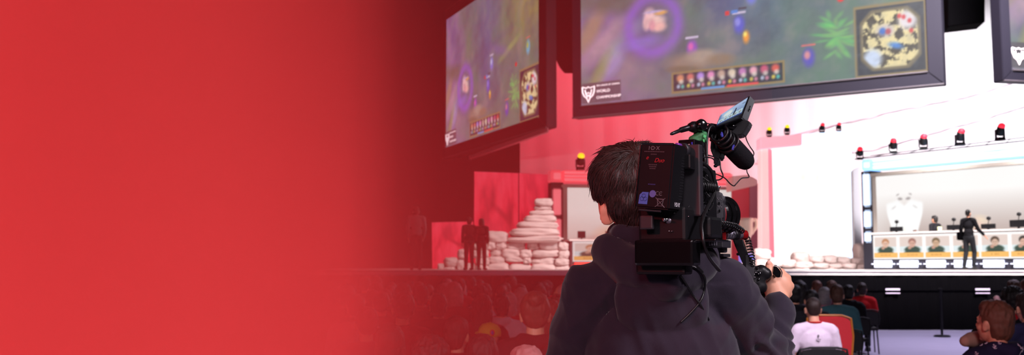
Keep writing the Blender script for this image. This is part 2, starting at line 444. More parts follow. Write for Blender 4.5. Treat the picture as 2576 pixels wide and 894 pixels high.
# red side cheek of the screen cut by the frame edge
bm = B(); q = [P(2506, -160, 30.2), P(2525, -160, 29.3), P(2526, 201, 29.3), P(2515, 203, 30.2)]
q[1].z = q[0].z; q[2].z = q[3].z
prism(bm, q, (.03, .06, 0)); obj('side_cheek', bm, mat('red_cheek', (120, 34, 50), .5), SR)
# pale underside lip of the left screen
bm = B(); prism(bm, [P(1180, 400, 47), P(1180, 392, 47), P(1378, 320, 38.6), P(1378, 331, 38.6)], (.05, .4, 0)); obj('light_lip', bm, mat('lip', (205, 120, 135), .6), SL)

# ------------------------------------------------------------------ stage
SZ = 1.385
plane_box('stage', (-9, 24, .0), (26, 54.9, SZ), M['black_set'], 'structure')
ST = bpy.data.objects['stage']; del ST['kind']; ST['label'] = 'long black stage with a pale deck, running across the hall'; ST['category'] = 'stage'
bm = B(); box(bm, (8.5, 39.3, SZ+.012), (35, 31.0, .024)); obj('deck', bm, M['stage_top'], ST)
bm = B(); box(bm, (8.5, 23.93, SZ-.03), (35, .16, .11), bev=.02); obj('nosing', bm, mat('nosing', (236, 222, 220), .5), ST)
bm = B(); n = 300
vv = []
for i in range(n+1):
    x = -9+35*i/n; y = 23.9+.03*math.sin(i*1.7)
    vv.append([bm.verts.new((x, y+k, z)) for k in (0, .03) for z in (.01, SZ-.1)])
for a, b in zip(vv, vv[1:]):
    bm.faces.new((a[0], b[0], b[1], a[1])); bm.faces.new((a[2], a[3], b[3], b[2])); bm.faces.new((a[1], b[1], b[3], a[3])); bm.faces.new((a[0], a[2], b[2], b[0]))
obj('skirt', bm, M['black_cloth'], ST)

def lightm(name, rgb, e): return mat(name, rgb, .5, emit=e)
M['blue_light'] = lightm('cool_white_tube', (206, 226, 255), 1.35)
M['blue_light2'] = lightm('pale_blue_tube', (160, 205, 250), 1.1)
M['grey_beige'] = mat('set_grey', (176, 168, 160), .5)

# backdrop picture of the player booth
def booth_pic(U, V):
    p = Paint(U, V, (255, 252, 250))
    p.mix(np.clip((.80-V)/.38, 0, 1)*np.clip(U*3+.55, 0, 1), (202, 184, 178)); p.mix(.4*np.clip(.25-V, 0, 1)*4, (176, 156, 154))
    # pale shield with pointed ears
    x, y = .155, .44
    du = (U-x)/.105; dv = (V-y)/.46
    top = .62+.12*np.abs(du)-.25*np.clip(np.abs(np.abs(du)-.35), 0, 1)
    sh = np.clip((top-dv)*14, 0, 1)*np.clip((dv+.95-1.35*np.clip(np.abs(du)-.0, 0, 1)**1.2)*12, 0, 1)*np.clip((1.0-np.abs(du))*8, 0, 1)
    p.mix(sh, (255, 255, 255))
    for s in (-1, 1):
        p.blob(x+s*.022, y+.30, .014, .012, (150, 140, 140), .8, .4, s*.9); p.blob(x+s*.034, y+.345, .006, .012, (150, 140, 140), .7, .4, s*.6)
        p.blob(x+s*.058, y+.21, .005, .02, (196, 186, 184), .6, .4, s*.6)
    # blossom and branch further along
    p.blob(.42, .37, .13, .014, (250, 232, 226), .7, .5, .28)
    rs = np.random.RandomState(2)
    for k in range(34):
        a = rs.uniform(0, 2*PI); r = rs.uniform(0, .05)
        p.blob(.53+r*math.cos(a), .42+r*2.2*math.sin(a), .012, .03, (246, 206+rs.randint(20), 196), .45, .5, a)
    for k in range(20):
        a = rs.uniform(0, 2*PI); r = rs.uniform(0, .08)
        p.blob(.86+r*math.cos(a), .40+r*2.2*math.sin(a), .016, .04, (246, 196+rs.randint(20), 190), .45, .5, a)
    return p.i
def booth_pic2(U, V):
    p = Paint(U, V, (255, 246, 242)); p.mix(np.clip((.7-V)/.5, 0, 1), (226, 196, 188)); p.blob(.30, .42, .10, .10, (250, 170, 120), .6, .7, .4); p.blob(.2, .36, .12, .05, (206, 160, 150), .5, .6)
    return p.i
skin_c = [(226, 184, 162), (214, 168, 150), (206, 170, 140), (220, 176, 156), (214, 180, 160), (220, 176, 156)]
hair_c = [(190, 130, 90), (160, 110, 100), (120, 96, 70), (70, 60, 50), (84, 62, 50), (60, 50, 46)]
def desk_pic(n, warm=0):
    def fn(U, V):
        p = Paint(U, V, (255, 250, 248))
        for k in range(n):
            a, b = (k+.06)/n, (k+.94)/n; w = 1/n
            p.rect(a, .30, b, .90, (226, 208, 200)); p.rect(a, .30, b, .52, (222, 240, 244), .8)
            cx = (k+.5+(.06*math.sin(k*2.3)))/n
            p.blob(cx, .38, .30*w, .15, (52, 74, 62), 1, .15); p.blob(cx, .26, .34*w, .06, (44, 66, 54), 1, .1)
            p.blob(cx, .70, .145*w, .145, hair_c[k % 6], 1, .15); p.blob(cx, .61, .115*w, .14, skin_c[k % 6], 1, .15)
            for s in (-1, 1): p.blob(cx+s*.04*w, .64, .018*w, .018, (90, 66, 60), .8, .4)
            p.blob(cx, .55, .03*w, .012, (170, 100, 96), .8, .4); p.blob(cx-.10*w, .46, .07*w, .06, (214, 160, 140), .9, .3)
            p.rect(a-.03*w, .08, b+.03*w, .27, (250, 190, 104)); p.rect(a-.03*w, .06, b+.03*w, .085, (250, 170, 70))
            rs = np.random.RandomState(k)
            for q in range(7):
                if rs.rand() < .9: p.rect(cx-.2*w+q*.058*w, .135, cx-.2*w+q*.058*w+.038*w, .215, (206, 140, 70), .85)
        return p.i
    return fn
M['led_booth'] = led('booth_picture', .98); M['led_desk'] = led('desk_picture', 1.05)
M['dim_dark'] = mat('booth_dark', (34, 32, 46), .6)  # one even dark blue-grey for booth post and desk body

def booth(label, A, Bp, zt, zb, th, dk, m_tube, m_tube2, pic_m, pic=None):
    """A, Bp: the two plan points of the booth front; zt top; th beam height; dk: the open side column"""
    A = Vector((A[0], A[1], 0)); Bp = Vector((Bp[0], Bp[1], 0))
    xd = (Bp-A).normalized(); n = Vector((xd.y, -xd.x, 0))
    if n.y > 0: n = -n
    W = (Bp-A).length; up = Vector((0, 0, 1))
    t = thing('player_booth', label, 'booth', A+up*zb)
    Q = lambda a, z, d=0: A+xd*a+up*z+n*d
    # top beam: a corner box and a long beam with light lines
    cw = th*1.05
    bm = B(); prism(bm, [Q(0, zt-th), Q(cw*.92, zt-th), Q(cw*.92, zt), Q(0, zt)], -n*.7, bev=.05); cb = obj('corner_light', bm, m_tube2, t)
    bm = B(); prism(bm, [Q(.12, zt-th+.12, .03), Q(cw*.8, zt-th+.12, .03), Q(cw*.8, zt-.12, .03), Q(.12, zt-.12, .03)], -n*.05, bev=.02); obj('diffuser', bm, m_tube, cb)
    bm = B(); prism(bm, [Q(cw, zt-th), Q(W, zt-th), Q(W, zt), Q(cw, zt)], -n*.7, bev=.05); tb = obj('light_beam', bm, m_tube2, t)
    for a, b in ((.10, .34), (.44, .60), (.72, .92)):
        bm = B(); prism(bm, [Q(cw+.05, zt-th+th*a, .03), Q(W, zt-th+th*a, .03), Q(W, zt-th+th*b, .03), Q(cw+.05, zt-th+th*b, .03)], -n*.05, bev=.015); obj('diffuser', bm, m_tube, tb)
    # column: dark post with three light boxes, then a grey frame
    zc = zt-th-.12
    bm = B(); prism(bm, [Q(0, zb), Q(cw, zb), Q(cw, zc+.1), Q(0, zc+.1)], -n*.6); obj('post', bm, M['dim_dark'], t)
    segs = dk
    for z1, z0 in segs:
        bm = B(); prism(bm, [Q(.05, z0, .06), Q(cw*.88, z0, .06), Q(cw*.88, z1, .06), Q(.05, z1, .06)], -n*.3, bev=.06); obj('light_box', bm, m_tube, t)
    bm = B(); prism(bm, [Q(cw*.96, zb, .02), Q(cw*1.34, zb, .02), Q(cw*1.34, zc-.02, .02), Q(cw*.96, zc-.02, .02)], -n*.3, bev=.02); obj('frame_post', bm, M['grey_beige'], t)
    bm = B(); prism(bm, [Q(cw*.86, zc-.12, .04), Q(W, zc-.12, .04), Q(W, zc+.02, .04), Q(cw*.86, zc+.02, .04)], -n*.3, bev=.02); obj('frame_rail', bm, M['grey_beige'], t)
    d = picture('display', Q(cw*1.32, zc-.1), Q(W, zc-.1), Q(W, zb), Q(cw*1.32, zb), pic or booth_pic, 260, 90, pic_m, t)
    bm = B(); prism(bm, [Q(cw*1.2, zb, -.06), Q(W, zb, -.06), Q(W, zc, -.06), Q(cw*1.2, zc, -.06)], -n*.3); obj('back_panel', bm, M['black_set'], t)
    return t
pA = P(2165, 402, 35.5); pB = P(2720, 341, 29.4)
BR_ = booth('large player booth framed in cool white light tubes behind the long portrait desk', pA, pB, pA.z, SZ+.025, .42, [(4.85-.0, 3.62), (3.52, 2.86), (2.76, 2.35)], M['blue_light'], M['blue_light2'], M['led_booth'])
# left booth, lit red
M['red_tube'] = lightm('rose_tube', (236, 120, 130), .75); M['red_tube2'] = lightm('deep_rose_tube', (226, 84, 96), .7)
M['led_booth_dim'] = led('red_side_picture', .72)
pA2 = P(1386, 428, 43); pB2 = P(1842, 428, 44.5)
BL_ = booth('player booth framed in rose light tubes, half hidden behind the head of the camera operator', pA2, pB2, pA2.z, SZ+.025, .52, [(4.9, 3.7), (3.6, 2.7), (2.6, 1.9)], M['red_tube'], M['red_tube2'], M['led_booth_dim'], booth_pic2)

def desk(label, A, Bp, zt, zb, n, pm, padm, underm, dark_end, h_pad=.34):
    A = Vector((A[0], A[1], 0)); Bp = Vector((Bp[0], Bp[1], 0)); xd = (Bp-A).normalized(); nn = Vector((xd.y, -xd.x, 0))
    if nn.y > 0: nn = -nn
    W = (Bp-A).length; up = Vector((0, 0, 1)); Q = lambda a, z, d=0: A+xd*a+up*z+nn*d
    t = thing('player_desk', label, 'desk', A+up*zb)
    bm = B(); prism(bm, [Q(0, zb), Q(W, zb), Q(W, zt-.05), Q(0, zt-.05)], -nn*.8, bev=.02); obj('body', bm, dark_end, t)
    bm = B(); prism(bm, [Q(-.05, zt-.06, .05), Q(W, zt-.06, .05), Q(W, zt, .05), Q(-.05, zt, .05)], -nn*.95, bev=.02); obj('worktop', bm, mat('desk_white', (244, 234, 230), .5), t)
    zp = zb+h_pad
    picture('portrait_display', Q(.1, zt-.08, .03), Q(W, zt-.08, .03), Q(W, zp, .03), Q(.1, zp, .03), desk_pic(n), 46*n, 70, pm, t)
    for k in range(n):
        a = W*(k+.05)/n; b = W*(k+.93)/n
        bm = B(); prism(bm, [Q(a, zb+.07, .10), Q(b, zb+.07, .10), Q(b, zp-.04, .10), Q(a, zp-.04, .10)], -nn*.12, bev=.1); obj('light_pad', bm, padm, t)
    return t
dA = P(2190, 587, 33.5); dB = P(2700, 568, 28.5)
DR = desk('long white player desk with five lit portrait panels and orange name strips', dA, dB, dA.z, SZ+.025, 7, M['led_desk'], lightm('cool_pad', (226, 232, 255), 1.1), None, M['dim_dark'])
M['led_desk_dim'] = led('red_side_desk_picture', .72)
dA2 = P(1434, 603, 40.5); dB2 = P(1800, 603, 41.5)
DL = desk('player desk with portrait panel and a glowing red foot, seen beside the operator\'s shoulder', dA2, dB2, dA2.z, SZ+.025, 4, M['led_desk_dim'], lightm('red_pad', (250, 50, 36), 1.2), None, mat('desk_dark', (60, 24, 30), .6), h_pad=.3)  # desk body in one even dark red

# tall bright panel
M['panel_white'] = lightm('panel_white', (255, 253, 250), 1.25)
t = thing('tall_light_panel', 'tall glowing white panel in a rose and white frame between the two player booths', 'light panel', P(2030, 672, 40)*1)
def quad(pts, Y): return [P(a, b, Y) for a, b in pts]
bm = B(); prism(bm, quad([(1915, 690), (1915, 352), (1932, 352), (1937, 690)], 39.9), (0, .6, 0), bev=.03); obj('frame_post', bm, lightm('rose_frame', (252, 206, 206), .8), t)
bm = B(); prism(bm, quad([(1932, 690), (1930, 375), (1942, 375), (1950, 690)], 39.95), (0, .6, 0), bev=.03); obj('inner_post', bm, lightm('rose_frame_inner', (250, 140, 158), .8), t)
bm = B(); prism(bm, quad([(2134, 690), (2130, 360), (2141, 340), (2152, 690)], 39.9), (0, .6, 0), bev=.03); obj('frame_post', bm, M['blue_light'], t)
bm = B(); prism(bm, quad([(1913, 376), (1913, 346), (2018, 338), (2018, 366)], 39.8), (0, .7, 0), bev=.03); obj('rose_beam', bm, lightm('rose_beam', (250, 176, 190), .85), t)
bm = B(); prism(bm, quad([(2018, 366), (2018, 338), (2141, 328), (2141, 358)], 39.8), (0, .7, 0), bev=.03); obj('white_beam', bm, M['blue_light'], t)
def tallpic(U, V):
    p = Paint(U, V, (255, 254, 251))
    for x, y, rx, ry, c in ((.42, .75, .05, .05, (246, 240, 212)), (.60, .74, .03, .06, (246, 240, 212)), (.50, .68, .10, .03, (250, 246, 226)), (.5, .48, .14, .02, (250, 244, 226)), (.47, .6, .02, .07, (252, 248, 234))):
        p.blob(x, y, rx, ry, c, .8, .8)
    return p.i
picture('display', P(1934, 372, 40), P(2134, 358, 40), P(2140, 690, 40), P(1944, 690, 40), tallpic, 60, 90, led('panel_picture', 1.3), t)
bm = B(); prism(bm, quad([(1930, 372), (2136, 358), (2144, 690), (1940, 690)], 40.05), (0, .4, 0)); obj('back_panel', bm, M['black_set'], t)

# slim dark and grey flats beside the right booth
for nm, q, Y, m_, lb in (('stage_flat', [(2152, 690), (2146, 430), (2162, 420), (2172, 690)], 38.5, mat('flat_grey', (222, 220, 230), .6), 'narrow pale grey flat standing between the tall glowing panel and the large booth'),
                     ('stage_flat', [(1372, 0), (1372, 0), (1372, 0), (1372, 0)], 0, None, None)):
    if m_:
        bm = B(); prism(bm, quad(q, Y), (0, .3, 0), bev=.02); tag(obj(nm, bm, m_), lb, 'flat')
# pale awning and grey uprights near the left booth (seen right of the lens)
t = thing('trophy_alcove', 'rose alcove with a pale awning above, just beyond the camera lens', 'alcove', P(1875, 675, 42))
bm = B(); prism(bm, quad([(1842, 480), (1842, 444), (1880, 440), (1905, 452), (1905, 466)], 42), (0, 1.2, 0), bev=.03); obj('awning', bm, mat('awning', (250, 226, 220), .7), t)
bm = B(); prism(bm, quad([(1842, 690), (1842, 474), (1886, 468), (1886, 690)], 42.6), (0, .2, 0)); obj('rose_panel', bm, mat('rose_panel', (238, 96, 112), .7), t)
bm = B(); prism(bm, quad([(1886, 690), (1886, 462), (1912, 462), (1914, 690)], 42.5), (0, .3, 0)); obj('grey_panel', bm, mat('mauve_panel', (190, 130, 148), .7), t)
# trophy
t = thing('trophy', 'pale silver cup trophy glowing on a blue plinth just beyond the lens', 'trophy', P(1879, 676, 40.5))
M['silver'] = mat('silver_cup', (250, 240, 224), .4, metal=.1)
c = P(1879, 640, 40.5); px = 40.5/F
bm = B(); lathe(bm, c, (0, 0, 1), [(0, 13*px), (.08, 13*px), (.14, 7*px), (25*px, 5*px), (34*px, 6*px), (44*px, 12*px), (60*px, 16*px), (82*px, 16*px), (90*px, 18*px), (91*px, 15*px)], 28); obj('cup', bm, M['silver'], t, smooth=True)
for s in (-1, 1):
    bm = B(); tube(bm, spline([c+Vector((s*x*px, 0, z*px)) for x, z in ((15, 84), (24, 86), (25, 70), (17, 58), (12, 50))], 6), .07, 8); obj('handle', bm, M['silver'], t, smooth=True)
bm = B(); box(bm, (c.x, c.y, (c.z+SZ)/2), (36*px, .5, c.z-SZ), bev=.04); obj('plinth', bm, lightm('blue_plinth', (120, 120, 226), .8), t)
bm = B(); box(bm, (c.x, c.y, SZ+.06), (46*px, .6, .12), bev=.02); obj('base', bm, mat('plinth_base', (200, 180, 190), .6), t)

# red picture flats on the far left
def rock_art(seed, dark):
    def fn(U, V):
        p = Paint(U, V, (226, 36, 58)); f = fbm(U, V, 1.4, seed)
        p.mix(.7*np.clip(f, 0, 1), (250, 74, 96)); p.mix(dark*np.clip(-f+.1, 0, 1), (150, 18, 34))
        p.blob(.45, .35, .35, .22, (240, 66, 88), .5, .4); p.blob(.6, .62, .25, .03, (140, 16, 30), .6, .7, -.4)
        p.mix(.5*np.clip(V*1.3-.5, 0, 1), (252, 84, 108))
        return p.i
    return fn
M['led_red'] = led('red_flat_picture', .85)
for q, sd, lb in (([(1088, 700), (1086, 560), (1190, 558), (1190, 700)], 4, 'low red lit panel at the dark end of the stage'),
                  ([(1192, 700), (1193, 432), (1304, 436), (1304, 700)], 8, 'tall red lit panel with a boulder picture, beside the stone pyramid'),
                  ([(1306, 700), (1306, 436), (1390, 440), (1390, 700)], 11, 'red lit panel with a boulder picture standing directly behind the stone pyramid')):
    Y = 44 if q[0][0] < 1300 else 46
    t = thing('red_picture_panel', lb, 'panel', P(q[0][0], 682, Y))
    c4 = quad(q, Y)
    bm = B(); prism(bm, c4, (0, .25, 0), bev=.02); obj('case', bm, mat('red_case', (90, 14, 22), .7), t)
    off = Vector((0, -.02, 0)); picture('display', c4[1]+off, c4[2]+off, c4[3]+off, c4[0]+off, rock_art(sd, .9), 50, 70, M['led_red'], t)

# ------------------------------------------------------------------ stones
def stone_mesh(seed):
    bm = B(); bmesh.ops.create_icosphere(bm, subdivisions=4, radius=.5)
    rs = random.Random(seed); off = Vector((rs.uniform(0, 50),)*3)
    for v in bm.verts:
        c = v.co.normalized()
        k = (abs(c.x)**4+abs(c.y)**4+abs(c.z)**4)**(-.25)*.5
        c2 = c*k
        v.co = c2*(1+.16*noise.noise(c*1.6+off)+.05*noise.noise(c*5+off))
    me = bpy.data.meshes.new('stone'); bm.to_mesh(me); bm.free(); me.materials.append(M['stone'])
    for p in me.polygons: p.use_smooth = True
    return me
stones = [stone_mesh(k) for k in range(6)]
def place_stone(x0, x1, y0, y1, Y, label, group, depth=None):
    a = P(x0, y1, Y); b = P(x1, y0, Y); w = b.x-a.x; h = b.z-a.z
    o = bpy.data.objects.new('stone', R.choice(stones)); COL.objects.link(o)
    o.location = ((a.x+b.x)/2, Y, (a.z+b.z)/2); o.scale = (w*1.06, depth or min(1.6, max(.7, w*.6)), h*1.12)
    o.rotation_euler = (0, R.uniform(-.05, .05), R.uniform(-.2, .2))
    return tag(o, label, 'stone', group)
rows = [('top', [(1347, 1388, 501, 520)]), ('second', [(1347, 1384, 519, 532)]), ('third', [(1335, 1391, 531, 545)]), ('fourth', [(1322, 1395, 543, 561)]),
        ('fifth', [(1305, 1399, 559, 577)]), ('sixth', [(1288, 1400, 575, 596)]), ('seventh', [(1280, 1407, 595, 611)]),
        ('eighth', [(1225, 1277, 584, 610)]),
        ('ninth', [(1218, 1247, 610, 629), (1247, 1275, 611, 629), (1275, 1320, 610, 630), (1327, 1356, 611, 629), (1357, 1402, 604, 630), (1404, 1429, 611, 630)]),
        ('tenth', [(1236, 1266, 629, 647), (1262, 1307, 627, 650), (1306, 1335, 629, 650), (1338, 1402, 630, 647), (1402, 1429, 630, 652)]),
        ('eleventh', [(1229, 1270, 647, 665), (1270, 1315, 647, 660), (1316, 1336, 649, 664), (1338, 1395, 647, 667), (1397, 1430, 652, 668)]),
        ('bottom', [(1227, 1280, 663, 689), (1281, 1333, 665, 689), (1338, 1398, 666, 690), (1398, 1431, 668, 690)])]
for rn, lst in rows:
    for k, q in enumerate(lst):
        w = q[1]-q[0]; pos = ''
        if len(lst) > 1: pos = ', ' + ['first', 'second', 'third', 'fourth', 'fifth', 'sixth'][k] + ' stone from its dark end'
        sz = 'long flat' if w > 60 else 'rounded'
        lb = (f'{sz} pale stone forming the {rn} course of the stacked stone pyramid' if len(lst) == 1 and rn != 'eighth' else
              ('big rounded boulder set on the shoulder beside the stepped pyramid' if rn == 'eighth' else f'{sz} pale stone in the {rn} pyramid course{pos}'))
        place_stone(*q, 37.5+R.uniform(-.1, .1), lb, 'stones stacked into a pyramid on the stage')
for k, q in enumerate([(1194, 1220, 610, 630), (1190, 1228, 629, 650), (1198, 1230, 649, 668), (1199, 1228, 667, 690), (1152, 1177, 629, 652), (1118, 1150, 650, 672), (1101, 1118, 665, 689), (1150, 1168, 655, 689), (1119, 1148, 672, 690), (1170, 1196, 664, 690)]):
    place_stone(*q, 37.2, ['small pale stone perched highest beside the two standing silhouettes', 'pale stone second from the top right behind the broader silhouette', 'pale stone third from the top right behind the broader silhouette', 'pale bottom stone right behind the broader silhouette', 'pale block stone above the low heap behind two silhouettes', 'broad pale stone topping the low heap at the red panel',
                'small stone at the darkest end of the low heap', 'upright pale stone in the middle of the low heap', 'squat stone at the foot of the low heap', 'pale stone at the feet of the two silhouettes'][k], 'stones of the low heap by the red panel')
rr = [(1868, 1898, 655, 676), (1898, 1938, 628, 652), (1900, 1930, 652, 672), (1932, 1966, 650, 670), (1930, 1960, 670, 688), (1962, 1998, 655, 672), (1960, 1996, 672, 689), (1994, 2032, 636, 662), (1998, 2040, 660, 676), (1996, 2030, 675, 689),
      (2034, 2066, 646, 663), (2040, 2078, 662, 677), (2032, 2070, 676, 690), (2068, 2100, 644, 664), (2080, 2116, 664, 678), (2072, 2106, 677, 690), (2102, 2136, 648, 666), (2118, 2150, 664, 678), (2108, 2144, 677, 690), (2138, 2180, 650, 668), (2150, 2172, 616, 650), (2148, 2184, 667, 684)]
desc = ['bright', 'chalk-white', 'cream', 'rosy', 'ivory', 'greyish', 'flat', 'lumpy', 'smooth', 'wide', 'low']
for k, q in enumerate(rr):
    h = 'upper' if q[2] < 655 else ('middle' if q[2] < 669 else 'bottom')
    near = 'below the hand of the operator' if q[0] < 1970 else ('under the glowing panel middle' if q[0] < 2080 else 'next to the large lit booth')
    tone = desc[k % len(desc)]
    place_stone(*q, 36.8+R.uniform(-.15, .15), f'{tone} stone in the {h} layer of the bright heap {near}', 'stones heaped along the foot of the tall glowing panel')

# ------------------------------------------------------------------ moving head lamps
M['lens_red'] = lightm('red_lens', (240, 40, 60), 1.0); M['lens_yellow'] = lightm('yellow_lens', (250, 226, 30), 1.1)
def lamp(px_, py, Y, h, color, label, bar):
    """py = top of the lens, h = whole height in pixels"""
    s = h*Y/F; c = P(px_, py+h, Y)
    t = thing('stage_lamp', label, 'stage lamp', c, R.uniform(-.2, .2), group='moving head lamps above the stage')
    bm = B(); box(bm, (0, 0, s*.1), (s*.42, s*.4, s*.2), bev=s*.03); obj('base', bm, M['gloss_black'], t, world=False)
    for k in (-1, 1):
        bm = B(); box(bm, (k*s*.24, 0, s*.4), (s*.06, s*.18, s*.46), bev=s*.02); obj('yoke_arm', bm, M['black_plastic'], t, world=False)
    bm = B(); lathe(bm, (0, 0, s*.28), (0, -.28, 1), [(0, s*.1), (s*.04, s*.18), (s*.3, s*.22), (s*.5, s*.2), (s*.52, s*.16)], 20); obj('head', bm, M['black_plastic'], t, smooth=True, world=False)
    bm = B(); ell(bm, (0, -s*.19, s*.80), (s*.2, s*.2, s*.18)); obj('lens', bm, M['lens_yellow' if color == 'yellow' else 'lens_red'], t, smooth=True, world=False)
    return t
lamp(1460, 385, 43.5, 44, 'yellow', 'yellow lit stage lamp on the rose booth beside the operator\'s head', 0)
lamp(1935, 320, 39.9, 26, 'yellow', 'yellow lit stage lamp above the rose end of the tall panel frame', 0)
lamp(1980, 314, 39.9, 26, 'yellow', 'yellow lit stage lamp above the tall panel, nearer its middle', 0)
lamp(2068, 309, 39.9, 26, 'red', 'red lit stage lamp above the middle of the tall glowing panel', 0)
lamp(2110, 308, 39.9, 24, 'red', 'red lit stage lamp above the outer corner of the tall glowing panel', 0)
for (x, y, h, Y, w) in ((2163, 369, 34, 35.4, 'at the outer corner, the lowest in the sloping row'), (2247, 347, 40, 34.6, 'second up the sloping row over the large booth'), (2323, 336, 42, 33.8, 'in the middle of the sloping row over the large booth'),
                        (2415, 322, 46, 32.9, 'fourth up the sloping row over the large booth'), (2516, 309, 46, 31.9, 'highest and nearest in the sloping row over the large booth')):
    lamp(x, y, Y, h, 'red', 'red lit stage lamp '+w, 0)
bm = B(); tube(bm, [P(2150, 401, 35.5), P(2700, 343-2, 29.6)], .022, 8); tube(bm, [P(2190, 392, 35.3), P(2576, 346, 30.8), P(2700, 331, 29.6)], .018, 8)
for k in range(12):
    a = P(2190, 392, 35.3).lerp(P(2700, 331, 29.6), k/11); b = P(2150, 401, 35.5).lerp(P(2700, 341, 29.6), k/11); tube(bm, [a, b], .012, 6)
tag(obj('lighting_truss', bm, M['black_metal']), 'thin dark truss along the top of the large booth carrying red lamps', 'truss')

# ------------------------------------------------------------------ things on the desks
def monitor(px_, py, Y, w, h, label, grp):
    k = Y/F; c = P(px_, py, Y)
    t = thing('monitor', label, 'monitor', c, group=grp)
    bm = B(); box(bm, (0, 0, h*k*.6), (w*k, .05, h*k*.8), bev=.01); obj('screen_back', bm, M['black_plastic'], t, world=False)
    bm = B(); box(bm, (0, 0, h*k*.12), (.06, .05, h*k*.26)); box(bm, (0, 0, .012), (.26, .2, .024), bev=.005); obj('stand', bm, M['black_metal'], t, world=False)
    return t
dz = DR.location.z
xd_ = (Vector((dB.x, dB.y, 0))-Vector((dA.x, dA.y, 0))).normalized(); nn_ = Vector((-xd_.y, xd_.x, 0))
def on_desk(px_, back=.45):
    # point on the right-hand worktop under a picture column
    u = (px_-1288)/F; a = Vector((dA.x, dA.y, 0)); 
    s = (a.x-u*1.0*a.y)/(u*xd_.y-xd_.x); p = a+xd_*s+nn_*back; p.z = dA.z; return p
def desk_item(px_, w, h, label, grp='monitors on the long lit desk'):
    p = on_desk(px_); k = p.y/F
    t = thing('monitor', label, 'monitor', p, group=grp)
    bm = B(); box(bm, (0, 0, h*k*.62), (w*k, .05, h*k*.76), bev=.01); obj('screen_back', bm, M['black_plastic'], t, world=False)
    bm = B(); box(bm, (0, 0, h*k*.14), (.06, .05, h*k*.28)); box(bm, (0, 0, .012), (.26, .2, .024), bev=.005); obj('stand', bm, M['black_metal'], t, world=False)
    bm = B(); tube(bm, [(0, 0, h*k), (0.02, 0, h*k+.12)], .012, 8); ell(bm, (.02, 0, h*k+.17), (.07, .05, .06)); obj('webcam', bm, M['black_plastic'], t, world=False)
    t.rotation_euler = (0, 0, math.atan2(xd_.y, xd_.x)); return t
for x, w, h, l in ((2236, 34, 15, 'dark monitor on the near-corner end of the long lit desk'), (2380, 34, 16, 'dark monitor on the long lit desk between the emblem and the walking man'), (2468, 36, 16, 'dark monitor on the long lit desk just past the walking man'), (2545, 44, 24, 'tallest dark monitor on the long lit desk, under the blossom picture')):
    desk_item(x, w, h, l)
for x, h, l in ((2262, 16, 'pale green drinks can stack near the end monitor'), (2345, 12, 'pale drinks cup below the emblem'), (2412, 20, 'pale yellow drinks tumbler beside the walking man')):
    p = on_desk(x); k = p.y/F
    bm = B(); lathe(bm, p, (0, 0, 1), [(0, 4.5*k), (.02, 5*k), (h*k*.9, 5*k), (h*k, 4.2*k)], 20)
    tag(obj('drinks_can', bm, mat('pale_can', (226, 232, 180), .4), smooth=True), l, 'can')
for x, l in ((1463, 'dark monitor on the rose-side desk beside the pyramid'), (1533, 'dark monitor on the rose-side desk touching the operator\'s neck')):
    monitor(x, 604, 41.2, 20, 22, l, 'monitors on the rose-side desk')

# ------------------------------------------------------------------ barrier in front of the stage
t = thing('belt_post', 'black belt post on a round foot standing on the empty carpet before the stage', 'belt post', (P(2370, 846, 21.6).x, 21.6, 0))
k = 21.6/F
bm = B(); lathe(bm, (0, 0, 0), (0, 0, 1), [(0, 20*k), (.02, 20*k), (.04, 17*k), (.05, 3*k)], 28); obj('base', bm, M['black_plastic'], t, world=False)
bm = B(); lathe(bm, (0, 0, .045), (0, 0, 1), [(0, 3*k), (.9, 3*k), (.91, 4*k), (.99, 4*k), (1.0, 2*k)], 16); obj('post', bm, M['black_plastic'], t, world=False)
for sg in (-1, 1):
    bm = B(); box(bm, (sg*2.1, 0, .97), (4.15, .02, .05)); obj('belt', bm, M['black_cloth'], t, world=False)
M['sign_white'] = mat('sign_white', (214, 196, 220), .6)
for x, l in ((2246, 'small white notice fixed to the black stage skirt nearer the seated crowd'), (2472, 'small white notice fixed to the black stage skirt above the man in the anchor-print top')):
    t = thing('notice', l, 'sign', P(x, 733, 23.8)); k = 23.8/F
    bm = B(); box(bm, (0, 0, 0), (36*k, .02, 13*k), bev=.004); obj('plate', bm, M['sign_white'], t, world=False)
    bm = B()
    for q in range(8): box(bm, ((-14+q*4)*k, -.012, 0), (2.6*k, .006, (4.5 if q % 3 else 3)*k))
    obj('print', bm, mat('sign_print', (130, 100, 140), .6), t, world=False)
# ================================================================== PEOPLE
def rotz(a): return Matrix.Rotation(a, 3, 'Z')
def hand_parts(bm, W, d, n, t, curl=(.5, .6, .4), s=1.0):
    """palm, four unequal bent fingers and a thumb leaving the side of the palm near its base"""
    W, d, n, t = Vector(W), Vector(d).normalized(), Vector(n).normalized(), Vector(t).normalized()
    L = lambda a, b, c=0: W+d*a*s+t*b*s+n*c*s
    cap(bm, W, L(.03, 0), .024*s, .027*s, 12)
    for k, b in enumerate((.027, .009, -.010, -.027)): cap(bm, L(.02, b*.5), L(.088-(.006, 0, .003, .011)[k], b), .014*s, .0105*s, 10)
    for k, (b, ln) in enumerate(((.030, .070), (.010, .078), (-.011, .072), (-.030, .056))):
        p = L(.088-(.006, 0, .003, .011)[k], b); ang = 0; r = .0095
        for j, (q, f) in enumerate(zip((.45, .30, .25), curl)):
            ang += f; dd = d*math.cos(ang)+n*math.sin(ang); p2 = p+dd*ln*q*s*1.05; cap(bm, p, p2, r*s, (r-.0012)*s, 10); p = p2; r -= .0012
    p = L(.022, .022, .004); q = L(.052, .050, .016); w = L(.080, .058, .028); cap(bm, p, q, .015*s, .012*s, 10); cap(bm, q, w, .0115*s, .009*s, 10)
